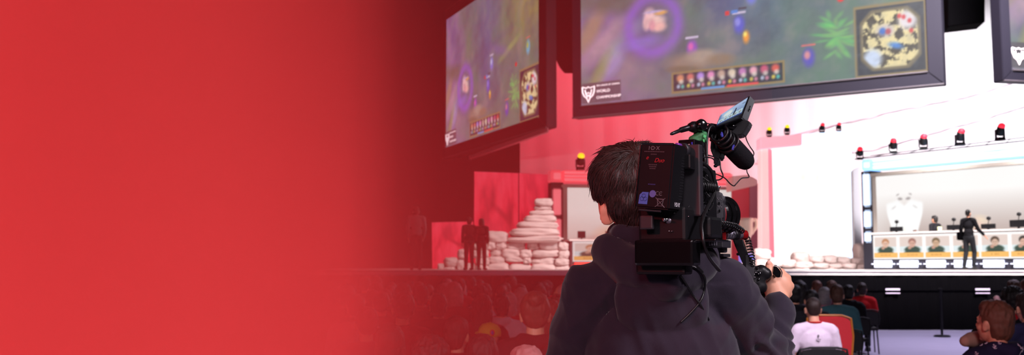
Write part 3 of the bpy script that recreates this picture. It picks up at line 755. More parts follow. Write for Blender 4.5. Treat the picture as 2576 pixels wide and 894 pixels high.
def head_parts(bm, c, yaw=0, s=1.0, pitch=0, ear=1.0):
    Mx = Matrix.Translation(c) @ Matrix.Rotation(yaw, 4, 'Z') @ Matrix.Rotation(pitch, 4, 'X')
    h = B()
    ell(h, (0, -.012, .022), (.075*s, .094*s, .098*s), seg=24, rings=16)
    ell(h, (0, .022, -.040), (.057*s, .066*s, .078*s)); ell(h, (0, .055, -.098), (.026, .024, .02))
    for k in (-1, 1):
        ell(h, (k*.078*s, -.004, -.018), (.009*ear, .020*ear, .033*ear), rot=rotz(-k*.45)); ell(h, (k*.082*s, -.012, -.002), (.008, .015*ear, .018*ear), rot=rotz(-k*.5))
        ell(h, (k*.030, .075, .0), (.015, .010, .010)); ell(h, (k*.031, .074, .020), (.02, .012, .007)); ell(h, (k*.040, .052, -.035), (.02, .025, .02))
    cap(h, (0, .084, .004), (0, .102, -.030), .008, .013, 10)
    for k in (-1, 1): ell(h, (k*.010, .094, -.034), (.009, .010, .008))
    ell(h, (0, .084, -.058), (.024, .010, .0065)); ell(h, (0, .082, -.069), (.021, .010, .0075))
    h.transform(Mx); me = bpy.data.meshes.new('t'); h.to_mesh(me); h.free(); bm.from_mesh(me); bpy.data.meshes.remove(me)
def cloth_disp(amp, sc, seed=0):
    off = Vector((seed*3.1, seed*1.7, 0))
    def f(co):
        q = Vector((co.x*sc, co.y*sc, co.z*sc*1.6))+off
        a = noise.noise(q); b = noise.noise(q*2.3)
        return amp*((1-abs(a)*2)*.7+b*.5)
    return f

# ---- seated prototype (faces +Y, seat at z = 0.45)
HC = Vector((0, .03, 1.19))
def body_seated(lean=0, pitch=0, yaw=0):
    bm = B(); head_parts(bm, HC, yaw=yaw, pitch=pitch)
    cap(bm, (0, -.005, 1.02), (0, .012, 1.13), .056, .050)
    ell(bm, (0, -.01, .87), (.155, .098, .17)); ell(bm, (0, .005, .68), (.138, .11, .16)); ell(bm, (0, -.02, .55), (.165, .12, .11))
    limb(bm, [(-.165, -.01, .985), (0, -.01, 1.01), (.165, -.01, .985)], [.048, .055, .048])
    for k in (-1, 1):
        limb(bm, [(k*.18, -.01, .965), (k*.235, .03, .70), (k*.135, .27, .645)], [.050, .040, .026])
        hand_parts(bm, (k*.135, .27, .645), (-k*.25, .9, -.12), (0, -.1, -1), (-k, .1, 0), curl=(.3, .35, .3))
        limb(bm, [(k*.09, 0, .545), (k*.13, .44, .53), (k*.13, .42, .10)], [.084, .06, .038])
        limb(bm, [(k*.13, .40, .055), (k*.135, .56, .035)], [.042, .03])
    return fuse(bm, .0075, 3, name='seated_body')
def top_seated(kind):
    bm = B(); e = .014 if kind == 'tee' else .022
    ell(bm, (0, -.01, .87), (.155+e, .098+e, .17)); ell(bm, (0, .005, .68), (.138+e*1.3, .11+e*1.2, .16)); ell(bm, (0, -.015, .57), (.168+e, .12+e, .085))
    limb(bm, [(-.165, -.01, .985), (0, -.012, 1.012), (.165, -.01, .985)], [.048+e, .052+e, .048+e])
    for k in (-1, 1):
        if kind == 'tee': limb(bm, [(k*.18, -.01, .965), (k*.222, .02, .80)], [.052+e, .050+e])
        else: limb(bm, [(k*.18, -.01, .965), (k*.238, .03, .70), (k*.150, .235, .652)], [.052+e, .044+e, .034+e*.6])
    if kind == 'hood':
        limb(bm, [(-.08, .03, 1.05), (-.07, -.06, 1.06), (0, -.10, 1.04), (.07, -.06, 1.06), (.08, .03, 1.05)], [.026, .034, .044, .034, .026])
    return fuse(bm, .011, 5, name='garment', disp=cloth_disp(.004, 9, len(kind)))
def trousers_seated():
    bm = B(); ell(bm, (0, -.02, .55), (.178, .128, .105))
    for k in (-1, 1): limb(bm, [(k*.09, 0, .545), (k*.13, .45, .53), (k*.13, .43, .12)], [.096, .072, .055])
    return fuse(bm, .012, 4, name='trousers_mesh', disp=cloth_disp(.004, 9, 2))
def shoe_mesh(k):
    bm = B(); limb(bm, [(k*.13, .37, .055), (k*.133, .46, .055), (k*.136, .585, .04)], [.048, .046, .036]); box(bm, (k*.133, .475, .014), (.088, .28, .028), bev=.012)
    return fuse(bm, .008, 2, name='shoe_mesh')
def hair_mesh(kind, C=HC):
    bm = B(); x, y, z = C
    E = lambda a, b, c, r: ell(bm, (x+a, y+b, z+c), r)
    if kind == 'buzz': E(0, -.02, .032, (.079, .092, .093)); E(0, -.05, -.01, (.068, .05, .06)); amp = .0012
    elif kind == 'short': E(0, -.022, .036, (.086, .098, .100)); E(0, -.055, -.02, (.077, .055, .085)); E(0, -.045, -.06, (.062, .045, .05)); E(0, .02, .085, (.066, .065, .045)); amp = .007
    elif kind == 'bob': E(0, -.025, .032, (.092, .100, .104)); E(0, -.045, -.05, (.092, .066, .09)); [E(k*.075, -.01, -.045, (.022, .045, .085)) for k in (-1, 1)]; amp = .006
    elif kind == 'long': E(0, -.025, .032, (.092, .100, .102)); E(0, -.06, -.08, (.094, .056, .13)); E(0, -.085, -.19, (.098, .045, .13)); [E(k*.076, -.012, -.07, (.022, .04, .12)) for k in (-1, 1)]; amp = .007
    elif kind == 'bun': E(0, -.022, .034, (.087, .098, .100)); E(0, -.055, -.01, (.074, .052, .07)); E(0, -.10, .085, (.04, .04, .038)); amp = .004
    elif kind == 'curly': E(0, -.02, .045, (.105, .115, .110)); E(0, -.055, -.02, (.09, .06, .07)); amp = .014
    def d(co): return amp*(noise.noise(Vector((co.x*60, co.y*60, co.z*22)))+.6*noise.noise(co*30))
    return fuse(bm, .007, 2, name='hair_mesh', disp=d)
def cap_mesh():
    bm = B(); x, y, z = HC
    lathe(bm, (x, y-.012, z+.030), (0, 0, 1), [(0, .100), (.03, .100), (.06, .092), (.09, .066), (.105, .03), (.108, .004)], 28)
    for k in range(8):
        a = 2*PI*k/8; tube(bm, [Vector((x+math.cos(a)*r, y-.012+math.sin(a)*r, z+.03+h)) for h, r in ((0, .1005), (.03, .1005), (.06, .0925), (.09, .0665), (.107, .006))], .0012, 5)
    ell(bm, (x, y-.012, z+.139), (.008, .008, .005), seg=10, rings=6)
    me = bpy.data.meshes.new('cap_mesh'); bmesh.ops.recalc_face_normals(bm, faces=bm.faces); bm.to_mesh(me); bm.free()
    for p in me.polygons: p.use_smooth = True
    return me
def brim_mesh():
    bm = B(); x, y, z = HC
    pts = [Vector((x+.085*math.cos(a), y+.075+.07*math.sin(a), z+.034-.006*math.cos(a)**2)) for a in [PI*k/14 for k in range(15)]]
    prism(bm, pts, (0, 0, .005)); me = bpy.data.meshes.new('brim_mesh'); bmesh.ops.recalc_face_normals(bm, faces=bm.faces); bm.to_mesh(me); bm.free(); return me

BODY = [body_seated(), body_seated(pitch=.12, yaw=.25), body_seated(pitch=-.14, yaw=-.2)]
TOPS = {k: top_seated(k) for k in ('tee', 'jacket', 'hood')}
TROU = trousers_seated(); SHOE = {k: shoe_mesh(k) for k in (-1, 1)}
HAIR = {k: hair_mesh(k) for k in ('buzz', 'short', 'bob', 'long', 'bun', 'curly')}
CAPM = cap_mesh(); BRIM = brim_mesh()
for me in BODY: me.materials.append(M['skin'])
for me in list(TOPS.values()): me.materials.append(M['hoodie'])
TROU.materials.append(M['trouser'])
for me in SHOE.values(): me.materials.append(M['shoe'])
for me in HAIR.values(): me.materials.append(M['hair_dark'])
CAPM.materials.append(M['black_cloth']); BRIM.materials.append(M['black_cloth'])
_mc = {}
def cloth(name, rgb):
    if name not in _mc: _mc[name] = mat(name+'_cloth', rgb, .9, bump=.3, bscale=120, var=.08, vscale=12, spec=.2)
    return _mc[name]
def hairm(name, rgb):
    if name not in _mc: _mc[name] = mat(name+'_hair', rgb, .5, bump=.6, bscale=90, aniso=(6, 6, .6), dist=.004, var=.25, vscale=40, spec=.4)
    return _mc[name]
def child(name, me, root, m):
    o = bpy.data.objects.new(name, me); COL.objects.link(o); o.parent = root
    o.material_slots[0].link = 'OBJECT'; o.material_slots[0].material = m
    return o
HAIRS = {'black': hairm('black', (22, 17, 18)), 'dark brown': hairm('dark_brown', (42, 27, 23)), 'brown': hairm('brown', (84, 54, 42)), 'auburn': hairm('auburn', (100, 54, 42)),
         'grey': hairm('grey', (150, 144, 148)), 'fair': hairm('fair', (112, 74, 58)), 'pinkish': hairm('pinkish', (190, 140, 140))}
CLOTHS = {'black': cloth('black_top', (24, 22, 27)), 'maroon': cloth('maroon', (90, 28, 34)), 'navy': cloth('navy', (36, 36, 66)), 'white': cloth('white', (226, 208, 224)), 'teal': cloth('teal', (62, 104, 112)),
          'red': cloth('red', (200, 34, 38)), 'grey': cloth('grey', (120, 112, 122)), 'pink': cloth('pink', (214, 130, 150)), 'olive': cloth('olive', (84, 78, 52)), 'lilac': cloth('lilac', (180, 160, 200))}
def person(loc, rz, label, hair, hairc, top, topc, body=0, group=None, capc=None, trouc=None, sc=1.0):
    t = thing('person', label, 'person', loc, rz, group)
    t.scale = (sc,)*3
    child('body', BODY[body], t, M['skin'])
    yaw = (0, .25, -.2)[body]; pit = (0, .12, -.14)[body]
    Mx = Matrix.Translation(HC) @ Matrix.Rotation(yaw, 4, 'Z') @ Matrix.Rotation(pit, 4, 'X') @ Matrix.Translation(-HC)
    if hair:
        h = child('hair', HAIR[hair], t, HAIRS[hairc]); h.matrix_local = Mx
    if capc:
        c = child('cap', CAPM, t, capc); c.matrix_local = Mx
        b = child('brim', BRIM, c, capc)
    child('jacket' if top != 'tee' else 'shirt', TOPS[top], t, CLOTHS[topc])
    child('trousers', TROU, t, trouc or M['trouser'])
    for k in (-1, 1): child('shoe', SHOE[k], t, M['shoe'])
    return t

# ---- chairs: red padded back with amber edge
CH_RED = mat('chair_red', (190, 30, 40), .7, bump=.2, bscale=60); CH_AMB = mat('chair_amber', (176, 104, 30), .5); CH_BLK = mat('chair_black', (18, 16, 18), .7)
def chair_parts(lo=False):
    H = (lambda b: .50+(b-.60)*.62) if lo else (lambda b: b)
    out = []
    bm = B(); box(bm, (0, .02, .425), (.44, .44, .05), bev=.02); out.append(('seat', bm))
    bm = B()
    pts = [(-.21, .60), (-.225, .80), (-.205, .97), (-.12, 1.0), (.12, 1.0), (.205, .97), (.225, .80), (.21, .60)]
    prism(bm, [Vector((a, -.235-(b-.6)*.08, H(b))) for a, b in pts], (0, .035, 0), bev=.012); out.append(('backrest', bm))
    bm = B(); tube(bm, [Vector((a*1.04, -.22-(b-.6)*.08, H(b)+(.012 if b > .9 else 0))) for a, b in pts], .011, 8); out.append(('back_edge', bm))
    for sx in (-1, 1):
        for sy in (-1, 1):
            bm = B(); tube(bm, [(sx*.19, .19 if sy > 0 else -.18, .41), (sx*.205, .21 if sy > 0 else -.24, 0)], .012, 8); out.append(('leg', bm))
    for sx in (-1, 1):
        bm = B(); tube(bm, [(sx*.195, -.17, .42), (sx*.20, -.205, .66)], .011, 8); out.append(('back_post', bm))
    return out
def chair_proto(label, m_back, m_edge, lo=False):
    t = thing('audience_chair', label, 'chair')
    for nme, bm in chair_parts(lo):
        obj(nme, bm, {'seat': m_back, 'backrest': m_back, 'back_edge': m_edge}.get(nme, M['black_metal']), t, world=False)
    return t
chair_red = chair_proto('red chair with an amber edge beside the man in the white shirt', CH_RED, CH_AMB)
chair_blk = chair_proto('black chair under the man in the white shirt', CH_BLK, CH_BLK, True)
used = {'r': False, 'b': False}
def place_chair(kind, loc, rz, label, group=None):
    src = chair_red if kind == 'r' else chair_blk
    c = src if not used[kind] else copy_tree(src)
    used[kind] = True
    c.location = loc; c.rotation_euler = (0, 0, rz); c['label'] = label
    if group: c['group'] = group
    return c

def px_floor(px_, Y): return Vector(((px_-1288)/F*Y/math.cos(PITCH)*1.0, Y, 0))
def scale_for(py_top, Y):
    z = CAMZ-(py_top-672)*Y/F
    return max(.80, min(1.08, z/1.325))
# ---- people placed one by one: (px, py of crown, Y, hair, hair colour, top, colour, body, yaw, label, extras)
SPEC = [
 (2038, 745, 9.5, 'buzz', 'dark brown', 'tee', 'white', 0, 0, 'man with close-cropped hair in a white shirt with a small dark print between the shoulders'),
 (2066, 722, 13.2, 'bob', 'grey', 'jacket', 'pink', 0, -.05, 'grey-haired person directly behind the head of the man in the white shirt'),
 (2034, 729, 11.6, 'short', 'black', 'hood', 'black', 0, 0, 'black-haired person whose crown shows just over the man in the white shirt'),
 (2048, 706, 16.6, 'short', 'auburn', 'jacket', 'maroon', 0, 0, 'auburn-haired person highest in the cluster beyond the grey-haired one'),
 (2008, 708, 14.6, 'long', 'black', 'jacket', 'lilac', 0, 0, 'long black-haired person in lilac next to the hand of the operator'),
 (2098, 716, 12.2, 'short', 'brown', 'jacket', 'teal', 2, -.15, 'brown-haired person in a teal jacket leaning at the aisle'),
 (2127, 717, 15.0, 'short', 'black', 'hood', 'black', 2, -.1, 'black-haired person in a dark hooded jacket between the teal and the red jacket'),
 (2160, 711, 17.6, 'short', 'dark brown', 'jacket', 'red', 0, -.2, 'person in a bright red jacket at the aisle end of the row'),
 (2085, 708, 19.0, 'curly', 'brown', 'tee', 'black', 0, 0, 'curly brown-haired person far down the row before the stage'),
 (1898, 716, 7.9, 'long', 'dark brown', 'tee', 'white', 0, 0, 'long-haired person in white between the camera operator\'s arm and body'),
 (1890, 706, 15.4, 'short', 'dark brown', 'jacket', 'black', 0, 0, 'dark-haired person seen under the camera grip, close to the stage'),
 (1992, 716, 12.4, 'short', 'black', 'jacket', 'black', 0, 0, 'black-clad person half hidden by the hand of the operator'),
 (2493, 753, 5.7, 'short', 'fair', 'hood', 'navy', 1, .25, 'fair-haired man in a navy top printed with small white anchors'),
 (2540, 704, 14.2, 'short', 'brown', 'jacket', 'grey', 0, .1, 'brown-haired person at the edge, just under the lit portrait desk'),
 (2536, 724, 9.6, 'curly', 'black', 'jacket', 'black', 0, .15, 'curly black-haired person holding a red and white cheering stick'),
 (2572, 735, 8.2, 'short', 'dark brown', 'jacket', 'navy', 0, .1, 'person in navy cut off by the edge beside the anchor-print top'),
 (2574, 700, 13.0, 'bun', 'auburn', 'tee', 'black', 0, 0, 'auburn-haired person with a bun at the very edge'),
 # left block, singled out
 (1232, 811, 7.2, None, 'black', 'jacket', 'black', 1, .3, 'person in a yellow cap with a small red and blue badge'),
 (1215, 838, 4.9, 'short', 'black', 'jacket', 'black', 0, 0, 'black-haired person right in front of the yellow cap'),
 (1369, 786, 6.4, 'short', 'auburn', 'jacket', 'maroon', 0, .0, 'auburn-haired person close beside the operator\'s elbow'),
 (1326, 866, 4.15, 'short', 'pinkish', 'hood', 'lilac', 0, .2, 'person with pale pinkish hair at the bottom edge beside the operator'),
 (1150, 795, 6.3, 'short', 'dark brown', 'jacket', 'maroon', 2, -.1, 'dark-haired person in maroon, second row, to the yellow cap\'s smoky side'),
 (985, 812, 5.6, 'bob', 'dark brown', 'tee', 'white', 0, 0, 'bob-haired person in the thick of the red veil, nearest row'),
 (1085, 850, 4.7, 'curly', 'black', 'jacket', 'black', 0, 0, 'curly black-haired person at the bottom edge in the red veil'),
 (1118, 712, 12.5, 'bob', 'pinkish', 'jacket', 'pink', 0, .2, 'pale-haired person in a pink jacket in the middle of the red-veiled block'),
 (985, 716, 13.0, 'buzz', 'pinkish', 'tee', 'pink', 0, .1, 'person with pale cropped hair far back in the red veil'),
 (1262, 716, 13.6, 'buzz', 'auburn', 'tee', 'black', 0, 0, 'person with cropped auburn hair below the bottom stones of the pyramid'),
 (1308, 714, 12.6, 'short', 'auburn', 'jacket', 'black', 0, 0, 'auburn-haired person below the tall part of the pyramid'),
 (1357, 717, 12.2, 'short', 'auburn', 'tee', 'black', 0, 0, 'person with auburn hair rim-lit by the stage, nearest the operator\'s back in the far rows'),
 (1418, 712, 10.9, 'buzz', 'pinkish', 'jacket', 'pink', 1, .9, 'fair person in pink turned sideways just beside the operator\'s shoulder'),
]
PEOPLE = []
yellow_cap = mat('yellow_cap', (196, 176, 40), .8, bump=.2, bscale=120)
for i, (px_, pyt, Y, hr, hc, tp, tc, bd, rz, lb) in enumerate(SPEC):
    sc_ = scale_for(pyt, Y)
    loc = px_floor(px_, Y)
    p = person(loc, rz, lb, hr, hc, tp, tc, bd, capc=yellow_cap if hr is None else None, sc=sc_, trouc=cloth('jeans', (50, 62, 100)) if tc == 'teal' else None,
               group='seated people on the aisle side' if px_ > 1800 else 'seated audience in the red smoke')
    PEOPLE.append((loc, p))
# print on the white shirt
wp = PEOPLE[0][1]
bm = B(); ell(bm, (0, -.134, .93), (.010, .004, .014)); box(bm, (0, -.1375, .895), (.05, .004, .007)); box(bm, (0, -.1375, .882), (.038, .004, .005))
o = obj('shirt_print', bm, M['grey_print'], wp, world=False); o['label'] = 'small grey print'
bm = B(); tube(bm, [Vector((.068*math.cos(a), -.012+.062*math.sin(a), 1.062)) for a in [2*PI*k/24 for k in range(24)]], .008, 8, closed=True); obj('collar', bm, CLOTHS['red'], wp, world=False)['label'] = 'red collar'
# badge on the yellow cap
yp = next(p for l, p in PEOPLE if 'yellow cap with' in p['label'])
bm = B(); bmq = HC+Vector((.0, -.118, .055)); ell(bm, bmq, (.022, .006, .028)); bd_ = obj('cap_badge', bm, mat('badge_red', (200, 50, 50), .6), yp, world=False)
bm = B(); ell(bm, bmq+Vector((0, -.004, 0)), (.011, .005, .016)); obj('badge_centre', bm, mat('badge_blue', (70, 70, 180), .6), bd_, world=False)
# anchor prints, crossed leg and shoe of the man in navy
ap = next(p for l, p in PEOPLE if 'anchors' in p['label'])
from mathutils.bvhtree import BVHTree
tb = TOPS['hood']; bv = BVHTree.FromPolygons([v.co for v in tb.vertices], [p.vertices for p in tb.polygons])
bm = B(); rr_ = random.Random(3); 
for k in range(80):
    a = rr_.uniform(PI, 2*PI) if k % 3 else rr_.uniform(0, PI)
    z = .84+(k*.0277) % .26; o_ = Vector((math.cos(a)*.6, math.sin(a)*.6, z)); h = bv.ray_cast(o_, (Vector((0, 0, z))-o_).normalized())
    if h[0] is None: continue
    c, n_ = h[0], h[1]; x_, y_, d_ = frame_of(n_); q = c+n_*.001; rot = rr_.uniform(-.6, .6)
    ux = (x_*math.cos(rot)+y_*math.sin(rot)); uy = (-x_*math.sin(rot)+y_*math.cos(rot)); s_ = .011
    pt = lambda a_, b_: q+ux*a_*s_+uy*b_*s_
    tube(bm, [pt(0, .9), pt(0, -.9)], .0016, 5); tube(bm, [pt(-.4, .5), pt(.4, .5)], .0014, 5)
    tube(bm, [pt(-.8, -.2), pt(-.55, -.75), pt(0, -.95), pt(.55, -.75), pt(.8, -.2)], .0016, 5)
o = obj('anchor_print', bm, mat('anchor_white', (220, 205, 225), .7), ap, world=False); o['label'] = 'small white anchors'
shm = mat('suede_beige', (176, 140, 124), .8, bump=.3, bscale=80)
tg = P(2458, 852, 5.95); loc_ap = ap.location
iw = wm(ap).inverted(); sc_ap = ap.scale[0]
L_ = (iw @ tg)/sc_ap
kn = Vector((.10, .36, .60))
bm = B(); limb(bm, [Vector((.09, .02, .56)), kn, L_+Vector((.04, .03, .015))], [.09, .07, .05]); 
o = obj('crossed_leg', fuse(bm, .012, 3, name='crossed_leg'), M['trouser'], ap, world=False)
dirv = ((iw @ P(2437, 857, 5.9))/sc_ap-L_).normalized()
bm = B(); limb(bm, [L_, L_+dirv*.06, L_+dirv*.125], [.045, .046, .034]); o = obj('raised_shoe', fuse(bm, .008, 2, name='raised_shoe'), shm, ap, world=False); o['label'] = 'beige suede shoe'
# cheering stick
bm = B(); a = P(2504, 745, 9.2); b = P(2514, 766, 9.2); tube(bm, [a, a.lerp(b, .15), b], [.012, .026, .028], 14)
st = obj('stick_tip', bm, mat('stick_pale', (240, 190, 196), .4))
bm = B(); c = P(2527, 772, 9.2); d = P(2556, 806, 9.15); tube(bm, [b, c, c.lerp(d, .1), d], [.028, .03, .034, .036], 14)
s2 = obj('cheering_stick', bm, mat('stick_red', (214, 26, 30), .4), smooth=True)
tag(s2, 'red cheering stick with a pale tip, raised beside the man in the anchor-print top', 'cheering stick')
st.parent = s2
bm = B(); tube(bm, [P(2516, 765, 9.18), P(2524, 773, 9.18)], .03, 12); obj('joint', bm, M['grey_metal'], s2)

# ---- the rest of the left block, row by row
taken = [l for l, p in PEOPLE]
rowsY = [4.9, 5.8, 6.8, 7.7, 8.6, 9.5, 10.4, 11.3, 12.2, 13.1, 14.0, 14.9, 15.8, 16.7]
zone = {0: 'in the front of the block, nearest the viewer', 1: 'in the near rows', 2: 'in the middle rows', 3: 'in the rows nearest the stage'}
hk = ['short', 'bob', 'short', 'long', 'buzz', 'curly', 'bun', 'short']; hcs = ['black', 'dark brown', 'black', 'brown', 'auburn', 'dark brown', 'black', 'pinkish']; tcs = ['black', 'maroon', 'navy', 'black', 'grey', 'olive', 'red', 'black', 'white', 'lilac']
hn = {'short': 'short', 'bob': 'bobbed', 'long': 'long', 'buzz': 'cropped', 'curly': 'curly', 'bun': 'bunned'}
seen = {}
def dens(px_, Y):   # leave out those nobody can see: too deep in the red veil or behind the operator
    if px_ < 835+max(0, 9-Y)*6: return False
    return True
rest = []
for ri, Y0 in enumerate(rowsY):
    x = -.21*Y0-.1+(ri % 2)*.28
    while x < .068*Y0+.05:
        Y = Y0+R.uniform(-.15, .15); X = x+R.uniform(-.06, .06); x += .56
        px_ = 1288+X/Y*F
        if not dens(px_, Y) or px_ > 1450: continue
        if any((Vector((X, Y, 0))-l).length < .50 for l in taken): continue
        rest.append((X, Y, ri, px_)); taken.append(Vector((X, Y, 0)))
# behind the operator and towards the cluster on the other side
for X, Y in ((2.5, 10.6), (3.0, 13.4), (3.7, 14.2), (4.6, 16.0), (4.9, 18.2), (5.2, 16.6), (2.35, 9.9), (3.9, 17.2), (4.2, 13.6)):
    if not any((Vector((X, Y, 0))-l).length < .5 for l in taken): rest.append((X, Y, 99, 1288+X/Y*F)); taken.append(Vector((X, Y, 0)))
RESTP = []
for i, (X, Y, ri, px_) in enumerate(rest):

    h = R.choice(hk); hc = R.choice(hcs) if ri != 99 else R.choice(hcs[:4]); tp = R.choice(['tee', 'jacket', 'hood']); tc = R.choice(tcs) if ri != 99 else R.choice(['black', 'navy', 'maroon', 'grey'])
    zn = 'front rows' if Y < 6 else 'near rows' if Y < 9 else 'middle rows' if Y < 12.8 else 'far rows'
    side = ('in thick red veil' if px_ < 1000 else ('below the red panels' if px_ < 1215 else 'below the stone pyramid')) if ri != 99 else 'in the aisle cluster'
    gar = {'tee': 'shirt', 'jacket': 'jacket', 'hood': 'hooded top'}[tp]
    lb = f'{hn[h]} {hc}-haired person in a {tc} {gar}, {side}, {zn}'
    sc_ = R.uniform(.93, 1.03)
    person((X, Y, 0), R.uniform(-.15, .2), lb, h, hc, tp, tc, R.choice([0, 0, 1, 2]), group='seated audience in the red smoke' if ri != 99 else 'seated people on the aisle side', sc=sc_)
    RESTP.append((Vector((X, Y, 0)), None, lb))
ALLP = [(l, p, p['label']) for l, p in PEOPLE]+RESTP
place_chair('b', PEOPLE[0][0]+Vector((0, -.02, 0)), 0, 'black chair under the man in the white shirt', None)
place_chair('r', px_floor(2064, 10.4), -.12, 'empty red chair with amber edge beside the man in the white shirt')
for l, p, lb in ALLP[1:]:
    cl = 'chair under the '+lb
    if len(cl.split()) > 16: cl = 'chair under the '+lb.split(',')[0]+(','+lb.split(',')[-1] if 'rows' in lb else '')
    if len(cl.split()) > 16: cl = 'black chair under '+lb.replace('the ', '').split(' directly')[0]
    place_chair('b', l+Vector((0, -.02, 0)), p.rotation_euler.z if p else 0, cl, 'audience chairs')

# ---- standing figures
def stand(loc, rz, label, hair, hairc, topc, pose='walk', sc=1.0, bag=False, group=None, hatm=None):
    t = thing('person', label, 'person', loc, rz, group)
    hc = Vector((0, .02, 1.62))
    arms = {'walk': ([(.19, 0, 1.42), (.26, .10, 1.17), (.36, .26, 1.0)], [(-.19, 0, 1.42), (-.24, -.03, 1.14), (-.20, .10, .92)]),
            'rest': ([(.19, 0, 1.42), (.23, -.02, 1.14), (.21, .07, .90)], [(-.19, 0, 1.42), (-.23, -.02, 1.14), (-.21, .07, .90)])}[pose]
    legs = {'walk': ([(.09, 0, .93), (.11, .10, .50), (.11, .02, .09)], [(-.09, 0, .93), (-.10, -.02, .50), (-.10, -.16, .10)]),
            'rest': ([(.09, 0, .93), (.10, .02, .50), (.11, 0, .09)], [(-.09, 0, .93), (-.10, .02, .50), (-.11, 0, .09)])}[pose]
    def torso(bm, e):
        ell(bm, (0, 0, 1.30), (.155+e, .10+e, .19)); ell(bm, (0, 0, 1.08), (.14+e, .10+e, .15)); limb(bm, [(-.165, 0, 1.43), (0, 0, 1.455), (.165, 0, 1.43)], [.05+e]*3)
    bm = B(); head_parts(bm, hc); cap(bm, (0, 0, 1.44), (0, .01, 1.56), .057, .05); torso(bm, 0); ell(bm, (0, 0, .95), (.15, .11, .12))
    for a in arms:
        limb(bm, a, [.05, .04, .026]); w = Vector(a[2]); d = (w-Vector(a[1])).normalized(); hand_parts(bm, w, d, (0, .3, -.9) if pose == 'walk' else (-math.copysign(1, w.x), 0, 0), (0, 1, 0), curl=(.25, .35, .3))
    for l in legs: limb(bm, l, [.085, .06, .04]); f = Vector(l[2]); limb(bm, [f+Vector((0, 0, -.04)), f+Vector((0, .15, -.06))], [.042, .03])
    o = obj('body', fuse(bm, .009, 3, name='standing_body'), M['skin'], t, world=False)
    dlt = hc-HC; me = HAIR[hair].copy(); me.transform(Matrix.Translation(dlt)); me.materials.clear(); obj('hair', me, HAIRS[hairc], t, world=False)
    bm = B(); torso(bm, .018); ell(bm, (0, 0, 1.0), (.16, .12, .11))
    for a in arms: limb(bm, [a[0], a[1], Vector(a[1]).lerp(Vector(a[2]), .88)], [.07, .056, .042])
    obj('jacket', fuse(bm, .012, 4, name='jacket_mesh', disp=cloth_disp(.004, 8, 5)), CLOTHS[topc], t, world=False)
    bm = B(); ell(bm, (0, 0, .95), (.16, .12, .12))
    for l in legs: limb(bm, [l[0], l[1], Vector(l[2])+Vector((0, 0, .03))], [.098, .072, .058])
    obj('trousers', fuse(bm, .012, 4, name='trouser_mesh'), M['trouser'], t, world=False)
    for l in legs:
        f = Vector(l[2]); bm = B(); limb(bm, [f+Vector((0, -.03, -.035)), f+Vector((0, .18, -.05))], [.05, .038]); obj('shoe', fuse(bm, .01, 2, name='shoe_mesh'), M['shoe'], t, world=False)
    if bag:
        bm = B(); box(bm, (-.24, -.06, .98), (.14, .26, .24), bev=.04); bg = obj('shoulder_bag', bm, M['black_cloth'], t, world=False)
        bm = B(); tube(bm, spline([(-.26, -.05, 1.08), (-.17, -.12, 1.3), (.1, -.08, 1.49), (.16, .06, 1.42), (-.1, .14, 1.15), (-.24, .06, 1.06)], 6), .012, 6); obj('strap', bm, M['black_cloth'], bg, world=False)
    t.scale = (sc,)*3
    return t
def on_stage(px_, Y): v = P(px_, 690, Y); v.z = SZ+.024; return v
stand(on_stage(2441, 27.8), -.9, 'black-clad man with a shoulder bag walking across the stage before the portrait desk', 'buzz', 'black', 'black', 'walk', .96, bag=True).scale = (.86, .96, .97)
def feetfix(px_, Y): return on_stage(px_, Y)
stand(feetfix(1180, 28.5), .4, 'slim dark silhouette standing on the stage beside the pyramid, further from its stones', 'short', 'black', 'black', 'rest', .56*1.0+.30)
stand(feetfix(1211, 28.5), -.3, 'broader dark silhouette standing on the stage right against the pyramid', 'bob', 'black', 'black', 'rest', .84)
stand(feetfix(1046, 27.5), .2, 'faint standing person lost in the red veil at the end of the stage', 'short', 'brown', 'grey', 'rest', 1.0)
pc_ = on_desk(2306, 1.15); pc_.z = SZ+.024
stand(pc_, .5, 'dark-clad person standing behind the long desk before the white emblem', 'short', 'black', 'black', 'rest', 1.02)
# players behind the long desk, facing the hall
def player(px_, back, label, hc, tc, dz_=0.0):
    p = on_desk(px_, back); p.z = SZ+.024+dz_
    return person(p, math.atan2(xd_.y, xd_.x)+PI, label, 'short', hc, 'hood', tc, 0, group='people seated behind the long desk', sc=1.0)
for a in ((2242, 1.5, 'fair-haired player low behind the end monitor of the long desk', 'brown', 'black', .02), 
          (2334, 1.6, 'fair-headed player beside the upright one behind the long desk', 'fair', 'black', .10), (2398, 1.5, 'player behind the monitor nearest the walking man', 'brown', 'black', .02),
          (2476, 1.5, 'player just past the walking man behind the long desk', 'auburn', 'black', .02), (2560, 1.5, 'dark-haired player behind the tallest monitor of the long desk', 'black', 'black', .12)):
    q = player(*a)
    c = q.location
    ch = copy_tree(chair_blk); ch.location = c+Vector((0, 0, 0)); ch.rotation_euler = (0, 0, q.rotation_euler.z); ch['label'] = 'black chair of the '+a[2].split(' behind')[0]; ch['group'] = 'chairs behind the long desk'
    if a[5] > 0:
        q.location.z = c.z
        bm = B(); box(bm, (c.x, c.y, SZ+.024+a[5]/2), (.9, .9, a[5]), bev=.01); tag(obj('riser', bm, M['black_set']), 'black riser under the '+' '.join(a[2].split()[:5]), 'riser')
